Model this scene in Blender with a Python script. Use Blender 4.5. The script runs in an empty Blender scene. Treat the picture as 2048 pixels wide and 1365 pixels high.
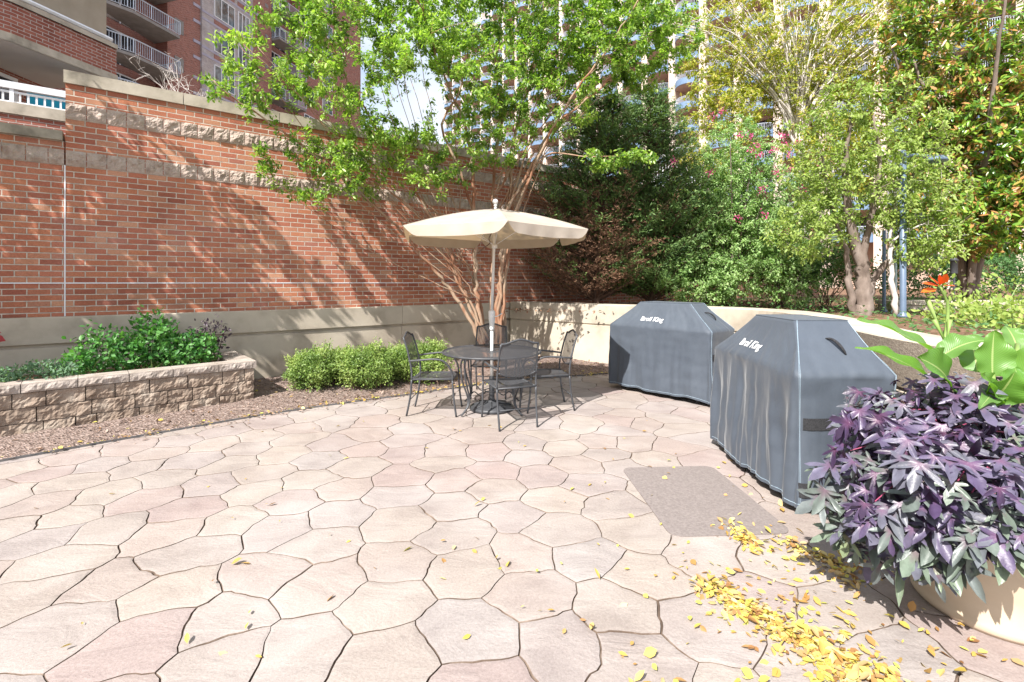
import bpy, math, random
import numpy as np
from mathutils import Vector, Matrix, noise
from mathutils.bvhtree import BVHTree

R = math.radians
random.seed(7)
rng = np.random.default_rng(11)
col = bpy.context.scene.collection
scene = bpy.context.scene

# ------------------------------------------------------------------ camera, sky, sun, exposure
EYE = 1.57
cam = bpy.data.cameras.new("camera")
cam.sensor_width = 36.0
cam.lens = 960.0 / 2048.0 * 36.0
cam.shift_y = -(682.5 - 565.0) / 2048.0
cam.clip_start = 0.05
cam.clip_end = 2000
camo = bpy.data.objects.new("camera", cam)
col.objects.link(camo)
camo.location = (0, 0, EYE)
camo.rotation_euler = (R(90), 0, 0)
scene.camera = camo

SUN_EL = R(46.0)
SUN_AZ = R(31.0)                     # light travels this far to the right of +Y
trav = Vector((math.sin(SUN_AZ) * math.cos(SUN_EL), math.cos(SUN_AZ) * math.cos(SUN_EL), -math.sin(SUN_EL)))
sun = bpy.data.lights.new("sun", 'SUN')
sun.energy = 5.0
sun.angle = R(0.4)
sun.color = (1.0, 0.96, 0.91)
suno = bpy.data.objects.new("sun", sun)
col.objects.link(suno)
suno.rotation_euler = (-trav).to_track_quat('Z', 'Y').to_euler()
world = bpy.data.worlds.new("World")
scene.world = world
world.use_nodes = True
wn = world.node_tree
for n in list(wn.nodes):
    wn.nodes.remove(n)
sky = wn.nodes.new('ShaderNodeTexSky')
sky.sky_type = 'NISHITA'
sky.sun_disc = False
sky.sun_elevation = SUN_EL
sky.sun_rotation = R(180) + SUN_AZ
sky.dust_density = 2.5
sky.air_density = 1.0
bg = wn.nodes.new('ShaderNodeBackground')
bg.inputs['Strength'].default_value = 0.15
wo = wn.nodes.new('ShaderNodeOutputWorld')
tcw = wn.nodes.new('ShaderNodeTexCoord')
cn_ = wn.nodes.new('ShaderNodeTexNoise')
cn_.inputs['Scale'].default_value = 2.2
cn_.inputs['Detail'].default_value = 7
mpw = wn.nodes.new('ShaderNodeMapping')
mpw.inputs['Scale'].default_value = (1, 1, 2.4)
wn.links.new(tcw.outputs['Generated'], mpw.inputs[0])
wn.links.new(mpw.outputs[0], cn_.inputs['Vector'])
cr_ = wn.nodes.new('ShaderNodeValToRGB')
cr_.color_ramp.elements[0].position = 0.36
cr_.color_ramp.elements[0].color = (0.35, 0.35, 0.35, 1)
cr_.color_ramp.elements[1].position = 0.55
cr_.color_ramp.elements[1].color = (1, 1, 1, 1)
wn.links.new(cn_.outputs['Fac'], cr_.inputs[0])
mxw = wn.nodes.new('ShaderNodeMix')
mxw.data_type = 'RGBA'
mxw.inputs[7].default_value = (3.4, 3.65, 4.05, 1)      # thin bright cloud
wn.links.new(cr_.outputs[0], mxw.inputs[0])
wn.links.new(sky.outputs[0], mxw.inputs[6])
wn.links.new(mxw.outputs[2], bg.inputs[0])
wn.links.new(bg.outputs[0], wo.inputs[0])
scene.view_settings.view_transform = 'Standard'
scene.view_settings.look = 'None'
scene.view_settings.gamma = 1
scene.view_settings.exposure = 1.0
scene.cycles.max_bounces = 8
scene.cycles.transparent_max_bounces = 16

F = 960.0
def W(px, py, D):
    return np.array([(px - 1024.0) / F * D, D, EYE + (565.0 - py) / F * D])
def G(px, py, z=0.0):
    D = (EYE - z) * F / (py - 565.0)
    return np.array([(px - 1024.0) / F * D, D, z])

# ------------------------------------------------------------------ materials
def new_mat(name):
    m = bpy.data.materials.new(name)
    m.use_nodes = True
    nt = m.node_tree
    for n in list(nt.nodes):
        nt.nodes.remove(n)
    out = nt.nodes.new('ShaderNodeOutputMaterial')
    bs = nt.nodes.new('ShaderNodeBsdfPrincipled')
    nt.links.new(bs.outputs[0], out.inputs[0])
    return m, nt, bs, out
def ramp(nt, fac, cols, pos=None):
    r = nt.nodes.new('ShaderNodeValToRGB')
    e = r.color_ramp.elements
    n = len(cols)
    while len(e) < n:
        e.new(0.5)
    for i, c in enumerate(cols):
        e[i].position = pos[i] if pos else i / max(1, n - 1)
        e[i].color = (*c, 1)
    nt.links.new(fac, r.inputs[0])
    return r.outputs[0]
def tnoise(nt, vec, scale, detail=4, rough=0.6, dist=0.0):
    n = nt.nodes.new('ShaderNodeTexNoise')
    n.inputs['Scale'].default_value = scale
    n.inputs['Detail'].default_value = detail
    n.inputs['Roughness'].default_value = rough
    n.inputs['Distortion'].default_value = dist
    if vec is not None:
        nt.links.new(vec, n.inputs['Vector'])
    return n.outputs['Fac']
def mixc(nt, fac, a, b, mode='MIX'):
    m = nt.nodes.new('ShaderNodeMix')
    m.data_type = 'RGBA'
    m.blend_type = mode
    for sock, v in ((m.inputs[0], fac), (m.inputs[6], a), (m.inputs[7], b)):
        if hasattr(v, 'links'):
            nt.links.new(v, sock)
        elif isinstance(v, (int, float)):
            sock.default_value = v
        else:
            sock.default_value = (*v, 1)
    return m.outputs[2]
def math_n(nt, op, a, b=0.0, c=None):
    m = nt.nodes.new('ShaderNodeMath')
    m.operation = op
    for i, v in enumerate((a, b, c)):
        if v is None:
            continue
        if hasattr(v, 'links'):
            nt.links.new(v, m.inputs[i])
        else:
            m.inputs[i].default_value = v
    return m.outputs[0]
def coord(nt, kind='Object', scale=None, rot=None):
    t = nt.nodes.new('ShaderNodeTexCoord')
    o = t.outputs[kind]
    if scale or rot:
        mp = nt.nodes.new('ShaderNodeMapping')
        if scale:
            mp.inputs['Scale'].default_value = scale
        if rot:
            mp.inputs['Rotation'].default_value = rot
        nt.links.new(o, mp.inputs['Vector'])
        o = mp.outputs[0]
    return o
def bump(nt, bs, h, strength=0.5, dist=0.01):
    b = nt.nodes.new('ShaderNodeBump')
    b.inputs['Strength'].default_value = strength
    b.inputs['Distance'].default_value = dist
    nt.links.new(h, b.inputs['Height'])
    nt.links.new(b.outputs[0], bs.inputs['Normal'])
def attr(nt, name='tint'):
    a = nt.nodes.new('ShaderNodeAttribute')
    a.attribute_name = name
    return a.outputs['Fac']

def simple(name, cols, scale=3.0, rough=0.8, bscale=None, bstr=0.3, bdist=0.01, spec=0.3, metal=0.0, sheen=0.0, detail=6, stretch=None, kind='Object'):
    m, nt, bs, out = new_mat(name)
    v = coord(nt, kind, stretch)
    f = tnoise(nt, v, scale, detail)
    c = ramp(nt, f, cols, [0.28 + 0.44 * i / max(1, len(cols) - 1) for i in range(len(cols))])
    nt.links.new(c, bs.inputs['Base Color'])
    bs.inputs['Roughness'].default_value = rough
    bs.inputs['Specular IOR Level'].default_value = spec
    bs.inputs['Metallic'].default_value = metal
    if sheen:
        bs.inputs['Sheen Weight'].default_value = sheen
    if bscale:
        bump(nt, bs, tnoise(nt, v, bscale, 6), bstr, bdist)
    return m

def leafmat(name, cols, rough=0.45, trans=0.35, spec=0.4, tcol=None, pos=None):
    m, nt, bs, out = new_mat(name)
    c = ramp(nt, attr(nt), cols, pos)
    nt.links.new(c, bs.inputs['Base Color'])
    bs.inputs['Roughness'].default_value = rough
    bs.inputs['Specular IOR Level'].default_value = spec
    if trans > 0:
        t = nt.nodes.new('ShaderNodeBsdfTranslucent')
        tc = mixc(nt, 1.0, c, tcol or (1.3, 1.5, 0.6), 'MULTIPLY')
        nt.links.new(tc, t.inputs[0])
        mx = nt.nodes.new('ShaderNodeMixShader')
        mx.inputs[0].default_value = trans
        nt.links.new(bs.outputs[0], mx.inputs[1])
        nt.links.new(t.outputs[0], mx.inputs[2])
        nt.links.new(mx.outputs[0], out.inputs[0])
    return m

def brickmat(name, cols, mortar, bw=0.214, rh=0.0745, ms=0.009, uv=False, stain=0.55, bstr=0.9):
    m, nt, bs, out = new_mat(name)
    v = coord(nt, 'UV' if uv else 'Object')
    sx = nt.nodes.new('ShaderNodeSeparateXYZ')
    nt.links.new(v, sx.inputs[0])
    cx = nt.nodes.new('ShaderNodeCombineXYZ')
    nt.links.new(sx.outputs[0], cx.inputs[0])
    nt.links.new(sx.outputs[1 if uv else 2], cx.inputs[1])
    # slightly wandering joints
    nz = nt.nodes.new('ShaderNodeTexNoise')
    nz.inputs['Scale'].default_value = 9
    nt.links.new(v, nz.inputs['Vector'])
    vm = nt.nodes.new('ShaderNodeVectorMath')
    vm.operation = 'MULTIPLY_ADD'
    vm.inputs[1].default_value = (0.006, 0.006, 0)
    nt.links.new(nz.outputs['Color'], vm.inputs[0])
    nt.links.new(cx.outputs[0], vm.inputs[2])
    b = nt.nodes.new('ShaderNodeTexBrick')
    b.offset = 0.5
    b.inputs['Scale'].default_value = 1.0
    b.inputs['Brick Width'].default_value = bw
    b.inputs['Row Height'].default_value = rh
    b.inputs['Mortar Size'].default_value = ms
    b.inputs['Mortar Smooth'].default_value = 0.35
    b.inputs['Color1'].default_value = (0, 0, 0, 1)
    b.inputs['Color2'].default_value = (1, 1, 1, 1)
    b.inputs['Mortar'].default_value = (0.5, 0.5, 0.5, 1)
    nt.links.new(vm.outputs[0], b.inputs['Vector'])
    c = ramp(nt, b.outputs['Color'], cols)
    big = tnoise(nt, v, 1.2, 5)
    fine = tnoise(nt, v, 60, 4)
    c = mixc(nt, stain, c, ramp(nt, big, [(0.5, 0.5, 0.52), (1.0, 1.0, 1.0), (1.25, 1.55, 1.85)], [0.3, 0.48, 0.75]), 'MULTIPLY')
    c = mixc(nt, 0.5, c, ramp(nt, fine, [(0.6, 0.6, 0.6), (1.25, 1.25, 1.25)], [0.3, 0.7]), 'MULTIPLY')
    mc = ramp(nt, tnoise(nt, v, 14, 5), [tuple(x * 0.6 for x in mortar), mortar], [0.3, 0.6])
    c = mixc(nt, b.outputs['Fac'], c, mc)
    nt.links.new(c, bs.inputs['Base Color'])
    bs.inputs['Roughness'].default_value = 0.9
    bs.inputs['Specular IOR Level'].default_value = 0.2
    h = math_n(nt, 'MULTIPLY_ADD', b.outputs['Fac'], -1.0, math_n(nt, 'MULTIPLY', fine, 0.35))
    h = math_n(nt, 'ADD', h, math_n(nt, 'MULTIPLY', b.outputs['Color'], 0.25))
    bump(nt, bs, h, bstr, 0.006)
    return m

M = {}
M['brick'] = brickmat('red_brick', [(0.31, 0.105, 0.07), (0.45, 0.165, 0.1), (0.39, 0.135, 0.085), (0.48, 0.19, 0.105), (0.42, 0.155, 0.095), (0.52, 0.26, 0.16), (0.36, 0.135, 0.095)], (0.62, 0.54, 0.46), ms=0.007)
M['brick_far'] = brickmat('dark_red_brick', [(0.27, 0.085, 0.06), (0.36, 0.13, 0.09), (0.22, 0.07, 0.05)], (0.5, 0.42, 0.38), stain=0.3)
M['brick_tan'] = brickmat('pale_brick', [(0.42, 0.36, 0.36), (0.5, 0.44, 0.42), (0.38, 0.33, 0.34)], (0.5, 0.46, 0.44))
M['split'] = simple('split_stone', [(0.28, 0.21, 0.175), (0.42, 0.335, 0.285), (0.5, 0.42, 0.37)], 9, 0.95, 70, 0.7, 0.01, 0.15)
M['coping'] = simple('weathered_coping', [(0.17, 0.15, 0.12), (0.42, 0.37, 0.3), (0.55, 0.49, 0.41)], 2.2, 0.9, 50, 0.4, 0.006, 0.2, detail=9)
M['concrete'] = simple('tan_concrete', [(0.3, 0.255, 0.2), (0.47, 0.41, 0.33), (0.55, 0.49, 0.4)], 1.6, 0.85, 90, 0.25, 0.004, 0.25, detail=9)
M['aggregate'] = simple('exposed_aggregate', [(0.24, 0.19, 0.15), (0.42, 0.35, 0.28)], 45, 0.95, 90, 0.8, 0.01, 0.2)
M['planter'] = simple('planter_stone', [(0.17, 0.125, 0.095), (0.29, 0.225, 0.175), (0.39, 0.33, 0.27)], 5, 0.95, 60, 0.7, 0.01, 0.15)
M['plantercap'] = simple('planter_cap_stone', [(0.22, 0.18, 0.15), (0.36, 0.31, 0.27), (0.45, 0.39, 0.35)], 6, 0.95, 70, 0.6, 0.01, 0.15)
M['dark'] = simple('dark_iron', [(0.035, 0.037, 0.042), (0.07, 0.073, 0.08)], 12, 0.5, 60, 0.2, 0.002, 0.5)
M['white'] = simple('white_paint', [(0.68, 0.7, 0.74), (0.82, 0.82, 0.84)], 4, 0.5)
M['polewhite'] = simple('off_white_metal', [(0.6, 0.6, 0.58), (0.74, 0.74, 0.72)], 6, 0.4, spec=0.5)
M['stucco'] = simple('beige_stucco', [(0.3, 0.26, 0.2), (0.38, 0.33, 0.26)], 2, 0.9, 80, 0.2, 0.004)
M['soffit'] = simple('grey_soffit', [(0.5, 0.47, 0.44), (0.58, 0.55, 0.52)], 1.5, 0.9, 60, 0.2, 0.004)
M['soil'] = simple('bed_soil', [(0.09, 0.05, 0.03), (0.2, 0.12, 0.08), (0.3, 0.2, 0.13)], 12, 1.0, 40, 0.8, 0.03, 0.1)
M['ground'] = simple('plain_earth', [(0.16, 0.13, 0.1), (0.25, 0.21, 0.17)], 1.0, 1.0)
M['steel_edge'] = simple('edging_steel', [(0.09, 0.09, 0.09), (0.16, 0.15, 0.15)], 10, 0.6)
M['pot'] = simple('cream_pot', [(0.46, 0.37, 0.27), (0.56, 0.47, 0.36)], 3, 0.75, 40, 0.12, 0.004, 0.3)
M['bluemetal'] = simple('blue_grey_metal', [(0.1, 0.14, 0.21), (0.13, 0.18, 0.26)], 5, 0.4, spec=0.5)
M['palepole'] = simple('pale_blue_metal', [(0.42, 0.52, 0.56), (0.5, 0.6, 0.63)], 5, 0.5)
M['thread'] = simple('pale_thread', [(0.3, 0.4, 0.48), (0.42, 0.52, 0.6)], 30, 0.8)
M['logo'] = simple('white_print', [(0.75, 0.75, 0.75), (0.85, 0.85, 0.85)], 8, 0.7)
M['velcro'] = simple('black_webbing', [(0.012, 0.012, 0.013), (0.05, 0.05, 0.055)], 120, 0.9, 200, 0.6, 0.003)
M['teal'] = simple('teal_cushion', [(0.02, 0.28, 0.4), (0.03, 0.34, 0.46)], 5, 0.8)

# perforated metal: partly see-through
m, nt, bs, out = new_mat('perforated_steel')
bs.inputs['Base Color'].default_value = (0.075, 0.078, 0.085, 1)
bs.inputs['Roughness'].default_value = 0.5
tr = nt.nodes.new('ShaderNodeBsdfTransparent')
fac = math_n(nt, 'MULTIPLY_ADD', tnoise(nt, coord(nt), 8, 1), 0.1, 0.25)
mx = nt.nodes.new('ShaderNodeMixShader')
nt.links.new(fac, mx.inputs[0])
nt.links.new(bs.outputs[0], mx.inputs[1])
nt.links.new(tr.outputs[0], mx.inputs[2])
nt.links.new(mx.outputs[0], out.inputs[0])
M['perf'] = m

# canvas
m, nt, bs, out = new_mat('cream_canvas')
v = coord(nt)
c = ramp(nt, tnoise(nt, v, 4, 5), [(0.4, 0.35, 0.29), (0.5, 0.445, 0.38)], [0.3, 0.7])
nt.links.new(c, bs.inputs['Base Color'])
bs.inputs['Roughness'].default_value = 0.9
bump(nt, bs, tnoise(nt, v, 250, 2), 0.15, 0.002)
t = nt.nodes.new('ShaderNodeBsdfTranslucent')
t.inputs[0].default_value = (0.62, 0.42, 0.22, 1)
mx = nt.nodes.new('ShaderNodeMixShader')
mx.inputs[0].default_value = 0.22
nt.links.new(bs.outputs[0], mx.inputs[1])
nt.links.new(t.outputs[0], mx.inputs[2])
nt.links.new(mx.outputs[0], out.inputs[0])
M['canvas'] = m

# grill cover vinyl cloth
m, nt, bs, out = new_mat('grill_cover_cloth')
v = coord(nt)
c = ramp(nt, tnoise(nt, v, 2.5, 7), [(0.058, 0.071, 0.092), (0.074, 0.089, 0.112)], [0.3, 0.7])
c = mixc(nt, 0.5, c, ramp(nt, tnoise(nt, v, 9, 6), [(0.88, 0.88, 0.88), (1.1, 1.1, 1.1)], [0.3, 0.7]), 'MULTIPLY')
nt.links.new(c, bs.inputs['Base Color'])
bs.inputs['Roughness'].default_value = 0.62
bs.inputs['Specular IOR Level'].default_value = 0.35
bs.inputs['Sheen Weight'].default_value = 0.2
bs.inputs['Sheen Roughness'].default_value = 0.4
hh = math_n(nt, 'ADD', tnoise(nt, coord(nt, 'Object', (1, 1, 0.35)), 7, 4, 0.5, 0.6), math_n(nt, 'MULTIPLY', tnoise(nt, v, 400, 1), 0.02))
bump(nt, bs, hh, 0.28, 0.02)
M['cover'] = m

# glass
def glassmat(name, a, b, rough=0.08):
    m, nt, bs, out = new_mat(name)
    c = ramp(nt, tnoise(nt, coord(nt), 0.9, 3, 0.5, 1.0), [a, b], [0.42, 0.58])
    nt.links.new(c, bs.inputs['Base Color'])
    bs.inputs['Roughness'].default_value = rough
    bs.inputs['Specular IOR Level'].default_value = 1.0
    return m
M['glass'] = glassmat('window_glass', (0.02, 0.03, 0.04), (0.12, 0.17, 0.2))
M['glass_dark'] = glassmat('dark_window_glass', (0.01, 0.012, 0.02), (0.04, 0.045, 0.06))
M['balcony_blue'] = simple('blue_balcony_panel', [(0.12, 0.19, 0.3), (0.17, 0.25, 0.37)], 1.0, 0.3, spec=0.6)
M['tower'] = simple('pinkish_concrete', [(0.42, 0.3, 0.24), (0.5, 0.37, 0.3)], 0.4, 0.9)
M['tower_col'] = simple('pale_column_concrete', [(0.62, 0.5, 0.42), (0.68, 0.56, 0.48)], 0.4, 0.9)
M['lav'] = simple('grey_lavender_stone', [(0.36, 0.34, 0.42), (0.42, 0.4, 0.48)], 2, 0.8)
M['balgrey'] = simple('pale_grey_metal', [(0.48, 0.54, 0.64), (0.56, 0.62, 0.7)], 2, 0.5)
M['slab'] = simple('balcony_concrete', [(0.2, 0.19, 0.18), (0.3, 0.28, 0.27)], 2, 0.9)

# flagstones
m, nt, bs, out = new_mat('stamped_flagstone')
v = coord(nt)
t0 = attr(nt)
base = ramp(nt, t0, [(0.31, 0.26, 0.238), (0.325, 0.285, 0.255), (0.3, 0.262, 0.248), (0.34, 0.295, 0.262), (0.31, 0.25, 0.235), (0.305, 0.275, 0.262)])
sv = coord(nt, 'Object', (1.0, 1.7, 1.0), (0, 0, R(28)))
f1 = tnoise(nt, sv, 2.6, 8, 0.62, 0.7)
f2 = tnoise(nt, v, 75, 4, 0.7)
f3 = tnoise(nt, v, 1.1, 3)
c = mixc(nt, 0.65, base, ramp(nt, f1, [(0.74, 0.71, 0.71), (1.0, 0.99, 0.98), (1.16, 1.14, 1.12)], [0.3, 0.52, 0.72]), 'MULTIPLY')
c = mixc(nt, 0.5, c, ramp(nt, f2, [(0.65, 0.62, 0.6), (1.2, 1.2, 1.2)], [0.3, 0.7]), 'MULTIPLY')
c = mixc(nt, ramp(nt, f3, [(0, 0, 0), (0.35, 0.35, 0.35)], [0.45, 0.7]), c, (0.5, 0.46, 0.44))
nt.links.new(c, bs.inputs['Base Color'])
bs.inputs['Roughness'].default_value = 0.85
bs.inputs['Specular IOR Level'].default_value = 0.25
rdg = nt.nodes.new('ShaderNodeTexNoise')
rdg.noise_type = 'RIDGED_MULTIFRACTAL'
rdg.inputs['Scale'].default_value = 1.7
rdg.inputs['Detail'].default_value = 5
nt.links.new(sv, rdg.inputs['Vector'])
h = math_n(nt, 'ADD', math_n(nt, 'MULTIPLY', f1, 1.0), math_n(nt, 'MULTIPLY', f2, 0.13))
h = math_n(nt, 'ADD', h, math_n(nt, 'MULTIPLY', rdg.outputs['Fac'], 0.12))
bump(nt, bs, h, 0.8, 0.02)
M['flag'] = m
M['joint'] = simple('joint_dirt', [(0.06, 0.042, 0.032), (0.14, 0.1, 0.075), (0.3, 0.235, 0.19)], 7, 1.0)
M['hatch'] = simple('brown_aggregate_slab', [(0.165, 0.14, 0.132), (0.26, 0.225, 0.212)], 60, 0.95, 120, 0.5, 0.005, 0.2)

# bark mulch
m, nt, bs, out = new_mat('bark_mulch_ground')
v = coord(nt)
vo = nt.nodes.new('ShaderNodeTexVoronoi')
vo.inputs['Scale'].default_value = 38
nt.links.new(coord(nt, 'Object', (1, 2.2, 1), (0, 0, R(35))), vo.inputs['Vector'])
sp = nt.nodes.new('ShaderNodeSeparateColor')
nt.links.new(vo.outputs['Color'], sp.inputs[0])
c = ramp(nt, sp.outputs[0], [(0.1, 0.065, 0.05), (0.24, 0.17, 0.14), (0.4, 0.31, 0.27), (0.16, 0.1, 0.08)])
nt.links.new(c, bs.inputs['Base Color'])
bs.inputs['Roughness'].default_value = 1.0
bump(nt, bs, math_n(nt, 'ADD', vo.outputs['Distance'], sp.outputs[1]), 1.0, 0.02)
M['mulch'] = m
M['chip'] = leafmat('bark_chip', [(0.1, 0.06, 0.045), (0.25, 0.17, 0.13), (0.42, 0.32, 0.27)], 0.95, 0.0, 0.1)

def barkmat(name, cols, scale=3, stretch=(1, 1, 0.3)):
    return simple(name, cols, scale, 0.85, 14, 0.5, 0.01, 0.2, stretch=stretch)
M['bark_myrtle'] = barkmat('peeling_myrtle_bark', [(0.2, 0.075, 0.04), (0.3, 0.15, 0.09), (0.38, 0.28, 0.2), (0.24, 0.17, 0.12)], 5)
M['bark_grey'] = barkmat('grey_bark', [(0.1, 0.075, 0.06), (0.21, 0.165, 0.14), (0.3, 0.25, 0.22)], 6)
M['bark_white'] = barkmat('whitish_bark', [(0.5, 0.45, 0.42), (0.68, 0.62, 0.58)], 6)
M['bark_dark'] = barkmat('dark_bark', [(0.08, 0.05, 0.035), (0.17, 0.11, 0.08)], 6)

M['lf_myrtle'] = leafmat('crape_myrtle_leaf', [(0.06, 0.14, 0.03), (0.17, 0.29, 0.05), (0.3, 0.43, 0.075), (0.42, 0.52, 0.14)], 0.36, 0.45, 0.5)
M['lf_conifer'] = leafmat('conifer_needles', [(0.03, 0.07, 0.025), (0.11, 0.19, 0.055), (0.28, 0.4, 0.13)], 0.6, 0.2, 0.3)
M['lf_dead'] = leafmat('dead_conifer_needles', [(0.13, 0.06, 0.035), (0.24, 0.13, 0.08), (0.32, 0.2, 0.13)], 0.8, 0.15, 0.2, (1, 1, 1))
M['lf_pinkbush'] = leafmat('flowering_shrub_leaf', [(0.08, 0.18, 0.045), (0.24, 0.38, 0.12), (0.42, 0.55, 0.25)], 0.45, 0.35, 0.4)
M['lf_yellow'] = leafmat('yellowing_leaf', [(0.17, 0.24, 0.03), (0.3, 0.34, 0.04), (0.42, 0.4, 0.06), (0.44, 0.3, 0.07)], 0.5, 0.4, 0.4)
M['lf_pale'] = leafmat('pale_green_leaf', [(0.15, 0.23, 0.045), (0.27, 0.36, 0.08), (0.4, 0.47, 0.14)], 0.5, 0.35, 0.4)
M['lf_magnolia'] = leafmat('magnolia_leaf', [(0.07, 0.18, 0.025), (0.14, 0.28, 0.035), (0.3, 0.4, 0.05), (0.44, 0.24, 0.09), (0.38, 0.17, 0.06)], 0.3, 0.2, 0.6, pos=[0, 0.3, 0.62, 0.7, 1])
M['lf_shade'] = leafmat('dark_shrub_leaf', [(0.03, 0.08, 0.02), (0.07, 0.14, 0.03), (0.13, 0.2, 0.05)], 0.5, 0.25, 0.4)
M['lf_box'] = leafmat('low_shrub_leaf', [(0.08, 0.15, 0.03), (0.2, 0.3, 0.07), (0.38, 0.46, 0.14)], 0.45, 0.3, 0.4)
M['lf_herb'] = leafmat('herb_leaf', [(0.04, 0.15, 0.035), (0.09, 0.25, 0.06), (0.17, 0.36, 0.1)], 0.45, 0.35, 0.4)
M['lf_sage'] = leafmat('grey_green_herb_leaf', [(0.12, 0.22, 0.12), (0.2, 0.32, 0.2)], 0.7, 0.3, 0.3)
M['lf_purpleherb'] = leafmat('dark_purple_herb_leaf', [(0.05, 0.03, 0.045), (0.1, 0.07, 0.09)], 0.5, 0.2, 0.4, (1, 1, 1))
M['lf_hedge'] = leafmat('hedge_leaf', [(0.04, 0.1, 0.03), (0.09, 0.19, 0.06), (0.14, 0.26, 0.1)], 0.55, 0.3, 0.3)
M['lf_pink'] = leafmat('pink_blossom', [(0.55, 0.05, 0.2), (0.75, 0.15, 0.35)], 0.6, 0.3, 0.3, (1, 0.8, 0.9))
M['lf_rose'] = leafmat('red_leaf', [(0.3, 0.04, 0.05), (0.5, 0.1, 0.12)], 0.5, 0.3, 0.3, (1, 0.7, 0.7))
m, nt, bs, out = new_mat('purple_vine_leaf')
c = ramp(nt, attr(nt), [(0.03, 0.015, 0.04), (0.075, 0.05, 0.11), (0.12, 0.11, 0.165), (0.12, 0.145, 0.135), (0.15, 0.2, 0.145), (0.2, 0.26, 0.14)])
c = mixc(nt, 0.6, c, ramp(nt, tnoise(nt, coord(nt), 22, 4), [(0.6, 0.55, 0.6), (1.35, 1.3, 1.35)], [0.3, 0.7]), 'MULTIPLY')
c = mixc(nt, ramp(nt, attr(nt, 'heart'), [(0, 0, 0), (0.5, 0.5, 0.5)], [0.5, 1.0]), c, (0.2, 0.07, 0.14))
nt.links.new(c, bs.inputs['Base Color'])
bs.inputs['Roughness'].default_value = 0.4
bs.inputs['Specular IOR Level'].default_value = 0.5
bump(nt, bs, tnoise(nt, coord(nt), 60, 3), 0.35, 0.004)
tcl = nt.nodes.new('ShaderNodeBsdfTranslucent')
nt.links.new(c, tcl.inputs[0])
mx = nt.nodes.new('ShaderNodeMixShader'); mx.inputs[0].default_value = 0.15
nt.links.new(bs.outputs[0], mx.inputs[1]); nt.links.new(tcl.outputs[0], mx.inputs[2]); nt.links.new(mx.outputs[0], out.inputs[0])
M['lf_vine'] = m
M['lf_litter'] = leafmat('fallen_yellow_leaf', [(0.28, 0.14, 0.06), (0.5, 0.3, 0.08), (0.58, 0.43, 0.09), (0.6, 0.5, 0.26), (0.42, 0.24, 0.1), (0.62, 0.52, 0.12), (0.45, 0.46, 0.1)], 0.6, 0.15, 0.3, (1, 1, 1))
M['lf_orange'] = leafmat('orange_petal', [(0.75, 0.11, 0.02), (0.85, 0.2, 0.03)], 0.5, 0.3, 0.3, (1, 0.8, 0.8))
M['stemgreen'] = simple('green_stem', [(0.16, 0.26, 0.06), (0.25, 0.34, 0.1)], 8, 0.5)
M['stempurple'] = simple('purple_stem', [(0.25, 0.04, 0.1), (0.35, 0.08, 0.14)], 8, 0.5)

# canna leaf with parallel veins
m, nt, bs, out = new_mat('canna_leaf')
uvn = coord(nt, 'UV')
sx = nt.nodes.new('ShaderNodeSeparateXYZ')
nt.links.new(uvn, sx.inputs[0])
au = math_n(nt, 'ABSOLUTE', sx.outputs[0])
ph = math_n(nt, 'SUBTRACT', math_n(nt, 'MULTIPLY', sx.outputs[1], 130.0), math_n(nt, 'MULTIPLY', au, 45.0))
wv = math_n(nt, 'SINE', ph)
vein = math_n(nt, 'MULTIPLY_ADD', wv, 0.5, 0.5)
c1 = ramp(nt, attr(nt), [(0.09, 0.24, 0.03), (0.14, 0.3, 0.045), (0.15, 0.28, 0.09)])
c = mixc(nt, ramp(nt, vein, [(0, 0, 0), (0.35, 0.35, 0.35)]), c1, (0.22, 0.4, 0.1))
c = mixc(nt, math_n(nt, 'LESS_THAN', au, 0.045), c, (0.4, 0.5, 0.2))
nt.links.new(c, bs.inputs['Base Color'])
bs.inputs['Roughness'].default_value = 0.35
bump(nt, bs, vein, 0.3, 0.003)
t = nt.nodes.new('ShaderNodeBsdfTranslucent')
nt.links.new(mixc(nt, 1.0, c, (1.5, 1.6, 0.4), 'MULTIPLY'), t.inputs[0])
mx = nt.nodes.new('ShaderNodeMixShader')
mx.inputs[0].default_value = 0.42
nt.links.new(bs.outputs[0], mx.inputs[1])
nt.links.new(t.outputs[0], mx.inputs[2])
nt.links.new(mx.outputs[0], out.inputs[0])
M['canna'] = m

# ------------------------------------------------------------------ object helpers
def tag(o, label=None, cat=None, group=None, kind=None):
    if label: o['label'] = label
    if cat: o['category'] = cat
    if group: o['group'] = group
    if kind: o['kind'] = kind
    return o
def thing(name, label, cat, loc=(0, 0, 0), rotz=0.0, group=None):
    o = bpy.data.objects.new(name, None)
    o.empty_display_size = 0.1
    col.objects.link(o)
    o.location = tuple(float(x) for x in loc)
    o.rotation_euler = (0, 0, rotz)
    return tag(o, label, cat, group)
def link(name, me, mat, parent=None, smooth=False):
    for mm in (mat if isinstance(mat, (list, tuple)) else [mat]):
        me.materials.append(mm)
    if smooth:
        me.polygons.foreach_set('use_smooth', [True] * len(me.polygons))
    o = bpy.data.objects.new(name, me)
    col.objects.link(o)
    if parent:
        o.parent = parent
    return o
def copy_tree(o, parent=None):
    c = o.copy()
    col.objects.link(c)
    c.parent = parent
    for ch in list(o.children):
        copy_tree(ch, c)
    return c

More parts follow.
